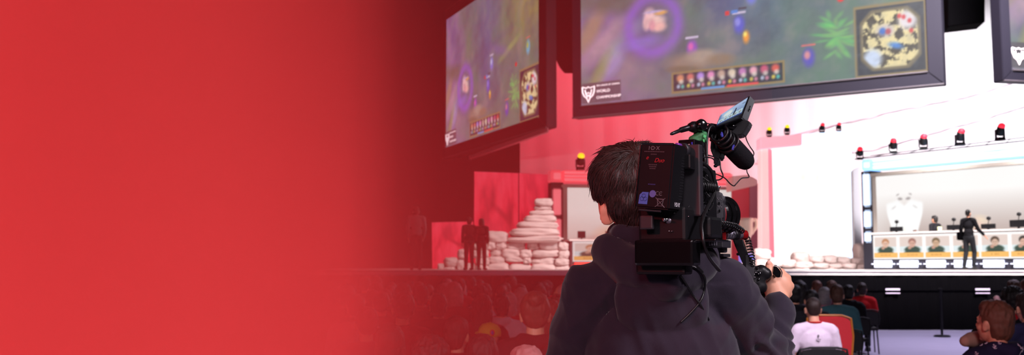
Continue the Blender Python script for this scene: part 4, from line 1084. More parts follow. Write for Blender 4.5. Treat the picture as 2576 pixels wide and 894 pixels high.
# ================================================================== THE CAMERA OPERATOR
OP = thing('person', 'camera operator in a dark hooded top, seen from behind, shouldering a video camera', 'person', (.36, 2.5, 0))
hcx = P(1592, 495, 2.5)
bm = B()
head_parts(bm, hcx, yaw=-.35, s=1.0, ear=1.1)
ell(bm, P(1531, 541, 2.465), (.022, .009, .028), rot=Matrix.Rotation(.35, 3, 'Y')); ell(bm, P(1523, 530, 2.462), (.017, .008, .018))
ls = Vector((.205, 2.50, 1.435)); rs_ = Vector((.525, 2.50, 1.445)); nb = Vector((.345, 2.49, 1.545))
le = Vector((.14, 2.60, 1.17)); lw = Vector((.37, 2.84, 1.30))
re = P(1936, 925, 2.60); rw = P(1957, 772, 2.72)
def op_torso(bm, e):
    ell(bm, (.365, 2.50, 1.27), (.165+e, .115+e, .21)); ell(bm, (.365, 2.50, 1.05), (.15+e, .11+e, .18)); ell(bm, (.365, 2.50, .93), (.16+e, .12+e, .12))
    limb(bm, [ls, (.365, 2.49, 1.475), rs_], [.052+e, .062+e, .056+e])
    limb(bm, [ls+Vector((.02, 0, .01)), nb], [.05+e, .052+e*.5]); limb(bm, [rs_+Vector((-.02, 0, .01)), nb], [.05+e, .052+e*.5])
op_torso(bm, 0)
limb(bm, [nb+Vector((0, 0, -.05)), hcx+Vector((.015, -.01, -.06))], [.060, .056])
limb(bm, [ls, le, lw], [.054, .042, .027]); limb(bm, [rs_, re, rw], [.054, .043, .027])
hand_parts(bm, lw, (.8, .6, .1), (.2, -.1, .9), (-.3, .6, .6), curl=(.5, .6, .4))
# right hand closed round the grip: back of the hand towards us
W = rw; YB = 2.735
q = lambda a, b, Y=YB: P(a, b, Y)
cap(bm, W, q(1955, 748), .0275, .030); cap(bm, q(1955, 748), q(1948, 722), .032, .026); ell(bm, q(1960, 722), (.036, .022, .040))
KN = [(1966, 688), (1980, 701), (1988, 720), (1984, 740)]
for k, (a, b) in enumerate(KN):
    cap(bm, q(1957, 740), q(a-3, b, YB+.01), .024, (.0150, .0150, .0145, .0130)[k]); 
    p1 = q(a, b, YB+.015); r = (.0125, .0125, .012, .0105)[k]
    p2 = q(a-10, b-2, YB+.052); p3 = q(a-38+k*2, b+1, YB+.070); p4 = q(a-60+k*2, b+4, YB+.055)
    cap(bm, p1, p2, r, r-.001, 12); cap(bm, p2, p3, r-.001, r-.002, 12); cap(bm, p3, p4, r-.002, r-.003, 12)
limb(bm, [q(1938, 732, YB+.0), q(1934, 700, YB-.006), q(1934, 680, YB-.004), q(1935, 665, YB+.004)], [.018, .0145, .0125, .0100], 12)
# legs and feet
LEG = [[(.275, 2.50, .92), (.25, 2.54, .50), (.235, 2.48, .09)], [(.455, 2.50, .92), (.48, 2.54, .50), (.50, 2.50, .09)]]
for l in LEG: limb(bm, l, [.088, .06, .042]); f = Vector(l[2]); limb(bm, [f+Vector((0, 0, -.04)), f+Vector((0, .15, -.055))], [.042, .032])
body = obj('body', fuse(bm, .0042, 3, name='operator_body'), M['skin'], OP)
# thumbnail and eyes
bm = B(); ell(bm, q(1934.5, 662.5, YB-.005), (.0062, .0035, .0078)); obj('thumbnail', bm, mat('nail', (236, 170, 150), .3), OP, smooth=True)
Mh = Matrix.Translation(hcx) @ Matrix.Rotation(-.35, 4, 'Z')
for k in (-1, 1):
    bm = B(); ell(bm, Mh @ Vector((k*.030, .083, 0)), (.009, .006, .006)); obj('eye', bm, mat('eye_white', (226, 220, 216), .2), OP, smooth=True)

# hair: a mass of overlapping locks
bm = B()
hb = P(1588, 458, 2.49)
ell(bm, hb, (.098, .108, .088)); ell(bm, P(1560, 425, 2.5), (.070, .085, .058)); ell(bm, P(1588, 505, 2.445), (.064, .055, .055)); ell(bm, P(1517, 440, 2.5), (.036, .07, .044)); ell(bm, P(1515, 480, 2.5), (.022, .05, .03)); ell(bm, P(1606, 545, 2.455), (.054, .045, .04)); ell(bm, P(1595, 382, 2.51), (.065, .08, .022)); ell(bm, P(1540, 390, 2.5), (.03, .05, .02))
def hd(co): return .004*noise.noise(Vector((co.x*50, co.y*50, co.z*18)))+.004*noise.noise(co*22)
hm = fuse(bm, .005, 2, name='hair_core', disp=hd)
bvh = BVHTree.FromPolygons([v.co for v in hm.vertices], [p.vertices for p in hm.polygons])
bm = B(); bm.from_mesh(hm); rh = random.Random(11)
whorl = P(1600, 392, 2.43)
for k in range(2300):
    d = Vector((rh.gauss(0, 1), rh.gauss(-.5, 1), rh.gauss(.25, .9))).normalized()
    h = bvh.ray_cast(hb+d*.5, -d)
    if h[0] is None: continue
    p, n_ = h[0], h[1]
    away = (p-whorl); flow = (away-n_*away.dot(n_)); 
    if flow.length < 1e-4: continue
    flow = flow.normalized()+Vector((rh.uniform(-.35, .35), 0, rh.uniform(-.3, .1))); flow = (flow-n_*flow.dot(n_)).normalized()
    L = rh.uniform(.022, .05); lift = rh.uniform(.0, .0035); r0 = rh.uniform(.0005, .0013)
    if rh.random() < .09: lift += rh.uniform(.002, .009)
    pts = [p-n_*.003]
    for j in range(1, 5):
        s_ = j/4; w = p+flow*L*s_+Vector((0, 0, -.010*s_*s_)); hh = bvh.find_nearest(w)
        pts.append(hh[0]+hh[1]*(.0015+lift*s_*(1.0 if s_ < .8 else 1.3)))
    tube(bm, pts, [r0, r0, r0*.9, r0*.6, r0*.15], 4, caps=False)
me = bpy.data.meshes.new('hair'); bm.to_mesh(me); bm.free()
HM = bpy.data.materials.new('operator_hair'); HM.use_nodes = True; b_ = HM.node_tree.nodes['Principled BSDF']; b_.inputs['Base Color'].default_value = (*lin((52, 31, 27)), 1); b_.inputs['Roughness'].default_value = .5; b_.inputs['Specular IOR Level'].default_value = .6
obj('hair', me, HM, OP, smooth=True)

# hooded top
bm = B(); op_torso(bm, .020)
limb(bm, [ls, le, lw.lerp(le, .12)], [.078, .062, .044])
limb(bm, [rs_+Vector((.0, 0, -.01)), rs_.lerp(re, .5)+Vector((-.004, 0, 0)), re], [.078, .070, .056]); limb(bm, [re, re.lerp(rw, .6), rw.lerp(re, .16)], [.054, .040, .034])
cap(bm, rw.lerp(re, .22), rw.lerp(re, .02), .0355, .0345)
ell(bm, (.365, 2.50, 1.10), (.195, .135, .2))
# hood lying round the neck
limb(bm, [(.245, 2.56, 1.545), (.235, 2.47, 1.535), (.29, 2.40, 1.50), (.365, 2.375, 1.475), (.44, 2.40, 1.50), (.475, 2.48, 1.535), (.46, 2.56, 1.545)], [.026, .038, .046, .050, .044, .036, .026])
limb(bm, [(.27, 2.54, 1.585), (.275, 2.45, 1.58), (.34, 2.405, 1.565), (.42, 2.43, 1.575)], [.018, .02, .022, .02])
ell(bm, (.36, 2.40, 1.42), (.11, .04, .09))
def folds(co):
    a = noise.noise(Vector((co.x*7+co.z*5, co.y*6, co.z*6-co.x*3))); b = noise.noise(Vector((co.x*16+co.z*9, co.y*12, co.z*13)))
    c3 = noise.noise(Vector((co.x*10-co.z*9+co.y*4, co.z*4, 3))); c4 = noise.noise(Vector((co.x*22+co.z*7, co.z*5+co.x*4, co.y*8)))
    f = .008*(1-2*abs(a))+.004*b+.006*(1-abs(c3)*3)*(1 if co.z < 1.46 else .3)+.0035*(1-2.5*abs(c4))
    # tight creases on the bent sleeve
    if co.x > .60: f += .005*math.sin((co.z*1.0+co.x*.6)*150+3*noise.noise(co*14))*max(0, min(1, (1.36-co.z)/.05))
    return f
hood = fuse(bm, .0055, 11, name='hooded_top', disp=folds)
hood_bvh = BVHTree.FromPolygons([v.co for v in hood.vertices], [p.vertices for p in hood.polygons])
HT = obj('hooded_top', hood, M['hoodie'], OP)
def on_back(px_, py, off=.004):
    o_ = Vector((0, 0, CAMZ)); d = (P(px_, py, 3)-o_).normalized(); h = hood_bvh.ray_cast(o_, d)
    return (h[0]-d*off) if h[0] is not None else P(px_, py, 2.4)
bm = B(); tube(bm, [rw.lerp(re, .24)+Vector((math.cos(a)*.038, math.sin(a)*.034, math.sin(a)*.008)) for a in [2*PI*k/24 for k in range(24)]], .0015, 6, closed=True); obj('cuff_seam', bm, M['hoodie'], HT)
# trousers, shoes
bm = B(); ell(bm, (.365, 2.50, .93), (.172, .13, .13))
for l in LEG: limb(bm, [l[0], l[1], Vector(l[2])+Vector((0, 0, .03))], [.102, .075, .062])
obj('trousers', fuse(bm, .01, 4, name='operator_trousers', disp=cloth_disp(.005, 8, 4)), M['trouser'], OP)
for l in LEG:
    f = Vector(l[2]); bm = B(); limb(bm, [f+Vector((0, -.03, -.03)), f+Vector((0, .18, -.045))], [.052, .04]); box(bm, f+Vector((0, .07, -.076)), (.095, .29, .028), bev=.012)
    obj('shoe', fuse(bm, .008, 2, name='operator_shoe'), M['shoe'], OP)

# ================================================================== THE VIDEO CAMERA
VC = thing('video_camera', 'black shoulder-mounted video camera with cables, fold-out monitor and foam-covered microphone', 'video camera', P(1720, 600, 2.40))
av = Vector((.515, .857, 0)).normalized(); rv = Vector((.857, -.515, 0)).normalized(); uv = Vector((0, 0, 1))
RM = Matrix((rv, av, uv)).transposed()
k25 = 2.4/F
def Yp(px_): return 2.22+(px_-1650)*.0021
def rb(name, px_, py, w, l, h, m, par=None, bev=.004, Y=None, rot=None, label=None):
    """box in the camera's own axes, its near face centre at the pixel"""
    bm = B(); Rr = RM if rot is None else RM @ rot
    c = P(px_, py, Yp(px_) if Y is None else Y)+av*l/2
    box(bm, c, (w, l, h), rot=Rr, bev=bev); o = obj(name, bm, m, par or VC)
    if label: o['label'] = label
    return o
def cyl(name, pts, r, m, par=None, seg=16, smooth=True, label=None):
    bm = B(); tube(bm, [P(*p) if len(p) == 3 else P(p[0], p[1], Yp(p[0])) for p in pts], r, seg); o = obj(name, bm, m, par or VC, smooth=False)
    for f in o.data.polygons:
        if len(f.vertices) == 4: f.use_smooth = True
    if label: o['label'] = label
    return o
def cable(pts, r, par=None, name='cable', m=None):
    bm = B(); tube(bm, spline([P(*p) if len(p) == 3 else P(p[0], p[1], Yp(p[0])) for p in pts], 7), r, 8); return obj(name, bm, m or M['black_rubber'], par or VC, smooth=True)
# battery
Yl, Yr = 2.215, 2.165
bt = [P(1612, 360, Yl), P(1697, 361, Yr), P(1682, 529, Yr), P(1597, 522, Yl)]
BAT = None
bm = B(); prism(bm, bt, av*.075, bev=.004); BAT = obj('battery', bm, M['black_plastic'], VC)
xd = (bt[1]-bt[0]).normalized(); yd = ((bt[0]-bt[3])+(bt[1]-bt[2])).normalized(); nb_ = xd.cross(yd).normalized(); nb_ = nb_ if nb_.y < 0 else -nb_
def bp(u, v, o=.0008): return bt[3].lerp(bt[2], u).lerp(bt[0].lerp(bt[1], u), v)+nb_*o
text('maker_mark', 'I·D·X', bp(.42, .92), xd, yd, .0125, M['grey_print'], BAT)
def dashes(u0, u1, v, m_, n=9):
    bm = B()
    for k in range(n):
        a = u0+(u1-u0)*k/n; b = a+(u1-u0)/n*.78; prism(bm, [bp(a, v), bp(b, v), bp(b, v+.016), bp(a, v+.016)], nb_*.0004)
    obj('small_print', bm, m_, BAT)
M['faint_print'] = mat('faint_print', (70, 56, 62), .6)
dashes(.14, .74, .86, M['faint_print'], 12); dashes(.34, .52, .82, M['faint_print'], 4)
text('red_script', 'e', bp(.24, .775), xd, yd, .013, M['red_print'], BAT, .0003, .3)
text('red_script', 'Duo', bp(.60, .735), xd, yd, .0135, M['red_print'], BAT, .0003, .35)
for k in range(3): dashes(.30+k*.02, .56-k*.02, .66-k*.03, M['faint_print'], 5)
dashes(.34, .56, .36, mat('dim_blue_print', (46, 50, 110), .6), 5)
bm = B(); prism(bm, [bp(a, b) for a, b in ((.10, .06), (.36, .06), (.38, .245), (.20, .245), (.12, .20))], nb_*.0006); BL2 = obj('recycling_label', bm, M['blue_label'], BAT); BL2['label'] = 'blue recycling sticker'
bm = B()
for k in range(3):
    a0 = PI/2+k*2*PI/3; c = bp(.245+.055*math.cos(a0), .155+.03*math.sin(a0), .0018)
    tube(bm, [c+xd*.0045*math.cos(a)+yd*.0045*math.sin(a) for a in [2*PI*j/14 for j in range(14)]], .0005, 5, closed=True)
obj('recycling_rings', bm, mat('label_ink', (30, 44, 110), .6), BL2)
bm = B(); c = bp(.50, .225, .001); prism(bm, [c+xd*.008*math.cos(a)+yd*.008*math.sin(a) for a in [2*PI*j/20 for j in range(20)]], nb_*.0005); obj('round_label', bm, mat('round_blue', (90, 100, 170), .5), BAT)['label'] = 'blue round sticker'
bm = B()
for cx in (.64, .74):
    c = bp(cx, .235, .001); tube(bm, [c+xd*.0042*math.cos(a)+yd*.0042*math.sin(a) for a in [PI*.3+PI*1.4*j/10 for j in range(11)]], .0006, 5)
c = bp(.72, .235, .001); tube(bm, [c, c+xd*.003], .0005, 5); obj('approval_mark', bm, M['grey_print'], BAT)
bm = B()
for q_ in ([(.60, .03), (.88, .17)], [(.60, .17), (.88, .03)], [(.65, .15), (.68, .05), (.80, .05), (.83, .15), (.65, .15)], [(.63, .155), (.85, .155)]):
    tube(bm, [bp(a, b, .001) for a, b in q_], .0006, 5)
obj('bin_mark', bm, M['grey_print'], BAT)
sx = av; text('maker_mark', 'I·D·X', bp(1, .09)+av*.045+rv*.001, av, yd, .0135, M['white_print'], BAT)
bm = B()
for k in range(16):
    a = bp(1, .18+k*.042)+av*.052+rv*.0005; b = a+av*.02; tube(bm, [a, b], .0007, 4)
obj('side_rib', bm, M['charcoal'], BAT)
bm = B(); tube(bm, [bp(.04, .99, .0), bp(.97, .99, .0)], .0022, 8); tube(bm, [bp(.0, .97, .0), bp(.0, .02, 0)], .0014, 8); obj('raised_edge', bm, M['gloss_black'], BAT)
bm = B(); a = bp(.14, -.03, .0); b = bp(.78, -.03, 0); tube(bm, [a, b], .0022, 8); obj('foot_ledge', bm, M['charcoal'], BAT)
rb('battery_plate', 1722, 455, .075, .022, .165, M['charcoal'], Y=2.265)
rb('plate_latch', 1712, 372, .026, .02, .018, M['charcoal'], Y=2.24)
cyl('latch_disc', [(1714, 378, 2.235), (1722, 378, 2.245)], .016, M['charcoal'])
cyl('purple_button', [(1702, 364, 2.20), (1712, 366, 2.22)], .004, mat('purple_button', (130, 60, 170), .4))['label'] = 'purple button'
# chassis
rb('camera_body', 1722, 500, .085, .11, .150, M['black_plastic'], Y=2.34, bev=.01)
rb('front_block', 1752, 512, .075, .06, .120, M['gloss_black'], Y=2.43, bev=.01)
rb('side_module', 1762, 455, .022, .04, .07, M['charcoal'], Y=2.36, bev=.006)
rb('side_panel', 1757, 512, .024, .03, .085, M['charcoal'], Y=2.33, bev=.004)
rb('lower_housing', 1664, 565, .115, .12, .080, M['black_plastic'], Y=2.24, bev=.008)
rb('lower_module', 1757, 572, .06, .08, .05, M['black_plastic'], Y=2.30, bev=.008)
rb('square_port', 1625, 560, .032, .012, .032, M['charcoal'], Y=2.225, bev=.004)
rb('adaptor_box', 1717, 568, .055, .05, .062, M['charcoal'], Y=2.27, bev=.004)
rb('adaptor_block', 1716, 425, .03, .03, .07, M['charcoal'], Y=2.30, bev=.004)
rb('clip_block', 1724, 407, .024, .03, .034, M['black_plastic'], Y=2.22, bev=.004)
bm = B(); ell(bm, P(1683, 556, 2.235), (.0078,)*3); obj('grey_knob', bm, M['grey_metal'], VC, smooth=True)['label'] = 'grey ball knob'
bm = B(); lathe(bm, P(1667, 553, 2.23), (1, -.2, 0), [(0, .004), (.004, .007), (.008, .004), (.013, .003)], 14); obj('knob_stem', bm, M['chrome'], VC, smooth=True)
# white cable labels caught among the cables
for pts in ([(1722, 470), (1742, 458), (1748, 472), (1738, 492), (1728, 478)], [(1722, 498), (1731, 482), (1737, 484), (1736, 520), (1726, 522)]):
    bm = B(); prism(bm, [P(a, b, 2.285) for a, b in pts], (0, .002, 0)); obj('cable_label', bm, M['white_print'], VC)['label'] = 'white paper label'
# top accessory box
rb('receiver_box', 1727, 366, .042, .06, .028, M['gloss_black'], Y=2.34, bev=.003)
rb('receiver_print', 1733, 368, .003, .004, .010, M['white_print'], Y=2.335, bev=0)
cyl('receiver_band', [(1741, 358, 2.335), (1744, 376, 2.335)], .003, M['blue_tape'])
# handle and post
cyl('top_post', [(1757, 318, 2.44), (1757, 345, 2.44), (1758, 402, 2.44)], [.012, .012, .010], M['black_metal'])
cyl('support_post', [(1772, 330, 2.46), (1775, 455, 2.46)], .007, M['black_metal'])
cyl('push_handle', [(1687, 338, 2.36), (1690, 337, 2.363), (1712, 328, 2.38), (1713, 327.5, 2.38), (1735, 321, 2.40), (1750, 319, 2.42)], [.0022, .0040, .0048, .0068, .0075, .012], M['black_metal'])
bm = B(); lathe(bm, P(1760, 317, 2.40), (.3, -1, .1), [(-.012, .010), (-.008, .014), (.012, .0145), (.018, .011), (.020, .006)], 24); KB = obj('pivot_knob', bm, M['gloss_black'], VC, smooth=True)
bm = B(); lathe(bm, P(1742, 320, 2.40), (-1, -.2, -.1), [(-.008, .014), (0, .014), (.010, .009)], 20); obj('pivot_collar', bm, M['black_metal'], VC, smooth=True)
# green tape knot
bm = B()
for a, b, c_, d in ((1748, 349, .016, .011), (1760, 343, .017, .012), (1768, 340, .012, .009), (1756, 354, .015, .006), (1772, 352, .006, .008)):
    ell(bm, P(a, b, 2.41), (c_, .013, d), rot=Matrix.Rotation(-.35, 3, 'Y'))
GT = obj('tape_wrap', fuse(bm, .003, 1, name='tape', disp=lambda c: .002*noise.noise(c*140)), M['green_tape'], VC); GT['label'] = 'green tape wrap'
for pts in ([(1748, 352), (1757, 353), (1755, 362), (1749, 358)], [(1770, 338), (1778, 342), (1774, 348), (1769, 345)], [(1768, 350), (1773, 352), (1772, 359), (1769, 356)]):
    bm = B(); prism(bm, [P(a, b, 2.395) for a, b in pts], (0, .002, 0)); obj('tape_end', bm, mat('tape_light', (70, 190, 110), .5), GT)
# curved arm to the monitor and microphone
cyl('curved_arm', [tuple(list(p)) for p in ((1778, 330, 2.46), (1790, 322, 2.47), (1806, 326, 2.48), (1820, 340, 2.49), (1836, 358, 2.50), (1848, 372, 2.51))], [.009, .012, .0135, .0145, .016, .016], M['black_plastic'])
cyl('straight_arm', [(1762, 322, 2.43), (1800, 345, 2.50)], .010, M['black_metal'])
bm = B(); c = P(1812, 340, 2.47); prism(bm, [P(a, b, 2.455) for a, b in ((1811, 341), (1815, 330), (1820, 339), (1818, 347))], (.004, .015, .002), bev=.002); obj('blue_band', bm, M['blue_tape'], VC)
bm = B(); lathe(bm, P(1833, 318, 2.52), (.15, -.2, 1), [(-.010, .012), (-.008, .024), (.004, .026), (.008, .020), (.016, .012)], 24); obj('monitor_joint', bm, M['gloss_black'], VC, smooth=True)
# monitor
def mk(a, b, Y): return P(a, b, Y)
TL, TR, BR2, BLm = mk(1811, 290, 2.50), mk(1887, 240, 2.54), mk(1866, 297, 2.46), mk(1799, 321, 2.42)
back = (P(1900, 253, 2.66)-TR)
bm = B(); prism(bm, [TL, TR, BR2, BLm], back, bev=.002); MON = obj('monitor', bm, M['black_plastic'], VC)
def mp(u, v, o=.0012):
    n_ = (TR-TL).cross(TL-BLm).normalized(); n_ = n_ if n_.y < 0 else -n_
    return BLm.lerp(BR2, u).lerp(TL.lerp(TR, u), v)+n_*o
def monpic(U, V):
    p = Paint(U, V, (120, 150, 190)); p.mix(np.clip(V*1.5-.3, 0, 1), (176, 200, 236)); p.rect(0, 0, 1, .07, (40, 60, 150)); p.blob(.33, .6, .18, .22, (236, 246, 240), .9, .3); p.rect(.02, .1, .06, .9, (60, 90, 150), .6)
    for k in range(5):
        p.rect(.03+k*.19, .10, .20+k*.19, .38, (206, 236, 240)); p.blob(.115+k*.19, .22, .05, .10, (110, 120, 140), .8, .3); p.blob(.115+k*.19, .26, .02, .06, (214, 190, 180), .8, .3)
    p.blob(.62, .40, .03, .24, (16, 24, 40), 1, .2, -.1); p.blob(.63, .64, .022, .06, (16, 24, 40), 1, .2); p.rect(.28, .39, .30, .46, (40, 60, 80)); p.rect(.5, .40, .56, .44, (50, 70, 100)); p.rect(.85, .72, .97, .78, (60, 80, 110), .7)
    return p.i
picture('monitor_picture', mp(.05, .93), mp(.95, .93), mp(.93, .22), mp(.04, .12), monpic, 90, 60, led('monitor_led', .8), MON)
n_e = back.normalized()
bm = B()
for v_, s_ in ((.50, .0035), (.60, .0022), (.42, .0025)):
    c = BR2.lerp(TR, v_)+back*.55+rv*.0005; lathe(bm, c-rv*.002, rv, [(0, s_), (.003, s_), (.0032, s_*.5)], 12)
obj('monitor_socket', bm, M['chrome'], MON)
bm = B(); prism(bm, [P(a, b, 2.50) for a, b in ((1838, 312), (1866, 300), (1886, 305), (1882, 318), (1868, 340), (1850, 344), (1836, 330))], (.02, .05, 0), bev=.003); obj('monitor_bracket', bm, M['black_plastic'], VC)
# microphone
ma = P(1815, 342, 2.46); mb = P(1881, 412, 2.56); md = (mb-ma).normalized(); L = (mb-ma).length
bm = B(); lathe(bm, ma.lerp(mb, .20), md, [(0, .014), (.006, .0235), (.03, .0265), (L*.55, .0265), (L*.68, .0255), (L*.77, .021), (L*.82, .013), (L*.84, .004)], 36)
MIC = obj('microphone', bm, M['foam'], VC, smooth=True); MIC['label'] = 'black foam-covered microphone'
bm = B()
for t_ in (-.08, .04, .17, .25):
    c = ma.lerp(mb, t_); x_, y_, _ = frame_of(md); rr__ = .022 if t_ < .2 else .027
    tube(bm, [c+(x_*math.cos(a)+y_*math.sin(a))*rr__ for a in [2*PI*j/28 for j in range(28)]], .0032, 8, closed=True)
obj('shock_mount', bm, M['black_rubber'], VC, smooth=True)
bm = B(); prism(bm, [P(a, b, 2.462) for a, b in ((1840, 372), (1846, 362), (1849, 368), (1845, 379), (1841, 378))], (.003, .01, 0), bev=.002); obj('blue_band', bm, M['blue_tape'], VC)
bm = B(); prism(bm, [P(a, b, 2.50) for a, b in ((1788, 352), (1796, 342), (1822, 350), (1830, 376), (1812, 378), (1812, 398), (1803, 404), (1796, 400), (1786, 376))], (.02, .04, 0), bev=.003); obj('mic_clamp', bm, M['black_plastic'], VC)
bm = B(); prism(bm, [P(a, b, 2.50) for a, b in ((1795, 396), (1808, 400), (1804, 418), (1795, 414))], (.01, .02, 0), bev=.002); ell(bm, P(1800, 418, 2.505), (.005, .005, .004)); obj('clamp_screw', bm, M['black_metal'], VC)
bm = B(); tube(bm, [P(1787, 348, 2.5), P(1798, 350, 2.5)], .008, 12); obj('clamp_pin', bm, M['black_metal'], VC)
# lens
la = Vector((.74, .67, .0)).normalized(); lb = P(1757, 539, 2.46); 
bm = B(); lathe(bm, lb, la, [(-.02, .0405), (0, .0440), (.012, .0449), (.014, .0405), (.040, .0396), (.042, .0418), (.055, .0418)], 48); LENS = obj('lens', bm, M['charcoal'], VC, smooth=False)
bm = B(); lathe(bm, lb+la*.055, la, [(0, .0416), (.001, .0423), (.003, .0423), (.004, .0416)], 48); obj('red_ring', bm, mat('dark_red', (130, 20, 26), .5), LENS)['label'] = 'thin red ring'
bm = B(); lathe(bm, lb+la*.061, la, [(0, .0405), (.006, .0440), (.014, .0444), (.015, .0414), (.018, .0414), (.019, .0466), (.030, .0475), (.031, .0440), (.034, .0440), (.036, .0484), (.046, .0493), (.047, .0440), (.040, .0422)], 56); obj('lens_hood', bm, M['gloss_black'], LENS)
bm = B(); lathe(bm, lb+la*.085, la, [(0, .0387), (.006, .0352), (.012, .0246), (.015, .0088), (.0155, .0001)], 40); obj('front_glass', bm, mat('lens_glass', (20, 18, 34), .05, spec=.8, coat=1), LENS, smooth=True)
bm = B()
for k in range(72):
    a = 2*PI*k/72; x_, y_, _ = frame_of(la); c = lb+la*.022+(x_*math.cos(a)+y_*math.sin(a))*.0403; tube(bm, [c, c+la*.014], .0009, 4)
obj('focus_ridge', bm, M['black_rubber'], LENS)
bm = B(); prism(bm, [P(a, b, 2.44) for a, b in ((1787, 486), (1800, 478), (1813, 486), (1820, 510), (1818, 552), (1803, 572), (1786, 575))], la*.03+Vector((0, .04, 0)), bev=.005); SVB = obj('lens_servo', bm, M['charcoal'], VC)
for a, b in ((1809, 503), (1810, 522)):
    bm = B()
    for k in range(4): box(bm, P(a-4+k*3, b-4+(k % 2)*3, 2.4385), (.0022, .0006, .0014))
    obj('switch_print', bm, M['grey_print'], SVB)
    bm = B(); box(bm, P(a, b+9, 2.438), (.004, .003, .007), bev=.001); obj('switch', bm, M['gloss_black'], SVB)
bm = B(); lathe(bm, P(1807, 482, 2.48), (0, 0, 1), [(0, .003), (.008, .003), (.009, .006), (.013, .006), (.014, .003)], 12); obj('thumb_screw', bm, M['chrome'], VC, smooth=True)
for a, b, s_ in ((1789, 533, 8), (1793, 500, 5)):
    bm = B(); lathe(bm, P(a-s_, b, 2.425), (1, .1, 0), [(0, s_*.0006), (s_*.0007, s_*.0011), (s_*.0016, s_*.0011), (s_*.0018, s_*.0008)], 16); obj('plug', bm, M['blue_tape'], VC, smooth=True)['label'] = 'blue cable plug'
# rods, blocks, red caps
cyl('rod', [(1700, 598, 2.36), (1822, 592, 2.60)], .0085, M['black_metal'])
rb('rod_module', 1764, 582, .04, .06, .044, M['black_plastic'], Y=2.34)
for k in range(4): rb('serial_print', 1752+k*9, 577+(k % 2)*8, .007, .001, .012 if k < 2 else .005, M['grey_print'], Y=2.335, bev=0)
cyl('module_end', [(1776, 583, 2.38), (1786, 583, 2.40)], [.018, .018], M['gloss_black'])
cyl('rod_clamp', [(1788, 583, 2.40), (1799, 583, 2.42), (1806, 583, 2.43)], [.018, .016, .012], M['black_plastic'])
bm = B(); box(bm, P(1817, 594, 2.52), (.014, .03, .028), bev=.002); RB = obj('red_lock', bm, M['red_anod'], VC); RB['label'] = 'red anodised lock lever'
bm = B(); box(bm, P(1806, 598, 2.51), (.018, .03, .030), bev=.002); obj('lock_body', bm, M['gloss_black'], VC)
cyl('grey_tube', [(1822, 592, 2.52), (1863, 591, 2.58)], .0115, M['grey_metal'])
cyl('tube_clamp', [(1842, 591, 2.55), (1852, 591, 2.565)], .0135, M['black_plastic'])
bm = B(); lathe(bm, P(1862, 591, 2.58), (.87, .5, 0), [(0, .0118), (.002, .013), (.018, .012), (.019, .010)], 24); o = obj('red_cap', bm, M['red_anod'], VC, smooth=False); o['label'] = 'glossy red end cap'
bm = B(); ell(bm, P(1845, 588, 2.54), (.0028,)*3, seg=10, rings=8); ell(bm, P(1819, 582, 2.50), (.002,)*3, seg=8, rings=6); obj('bright_screw', bm, M['chrome'], VC, smooth=True)
# shoulder base
rb('shoulder_base', 1668, 636, .140, .05, .058, M['gloss_black'], Y=2.22, bev=.006)
rb('base_top_plate', 1700, 606, .185, .09, .005, M['gloss_black'], Y=2.23, bev=.002)
bm = B(); box(bm, P(1700, 602, 2.235), (.020, .004, .004)); o = obj('edge_glint', bm, mat('warm_glint', (255, 170, 110), .3, metal=.6), VC)  # orange glow line on the shiny edge, painted as a coloured strip
rb('base_block', 1660, 672, .12, .05, .035, M['black_plastic'], Y=2.26, bev=.006)
for k in range(2): rb('base_print', 1688, 648+k*9, .030-.004*k, .001, .004, M['grey_print'], Y=2.215, bev=0)
rb('front_rail', 1795, 614, .045, .06, .018, M['charcoal'], Y=2.36, bev=.002)
for k in range(6): rb('rail_tooth', 1784+k*6, 613, .003, .003, .010, M['grey_metal'], Y=2.355, bev=.0005)
rb('rail_knob', 1812, 625, .018, .03, .022, M['gloss_black'], Y=2.44, bev=.005)
rb('rail_foot', 1806, 643, .030, .05, .008, M['charcoal'], Y=2.44, bev=.002)
bm = B(); lathe(bm, P(1737, 637, 2.215), (0, -1, 0), [(0, .009), (.006, .009), (.007, .004)], 14); obj('latch_boss', bm, M['gloss_black'], VC)
cyl('latch_lever', [(1733, 648, 2.20), (1737, 638, 2.195), (1742, 628, 2.20)], [.002, .003, .0015], M['chrome'])
for a, b in ((1712, 590), (1683, 582), (1690, 582), (1753, 612), (1735, 620), (1725, 625), (1770, 558), (1732, 545), (1712, 625)):
    bm = B(); ell(bm, P(a, b, 2.222 if a < 1745 else 2.33), (.0016,)*3, seg=8, rings=6); obj('screw_head', bm, M['chrome'], VC, smooth=True)
# grip arm
AY = 2.62
bm = B(); prism(bm, [P(a, b, AY) for a, b in ((1838, 590), (1866, 598), (1874, 632), (1890, 664), (1894, 690), (1880, 694), (1866, 652), (1850, 624))], (.006, .014, 0), bev=.003); obj('grip_arm', bm, M['black_metal'], VC)
bm = B(); prism(bm, [P(a, b, AY-.006) for a, b in ((1876, 640), (1892, 650), (1898, 690), (1890, 736), (1878, 730), (1876, 690))], (.004, .014, 0), bev=.003); obj('lower_arm', bm, M['charcoal'], VC)
bm = B(); lathe(bm, P(1856, 640, AY-.004), (0, -1, 0), [(0, .004), (.006, .004), (.008, .002)], 12); lathe(bm, P(1868, 668, AY-.004), (0, -1, 0), [(0, .004), (.006, .004)], 12); obj('arm_knob', bm, M['gloss_black'], VC)
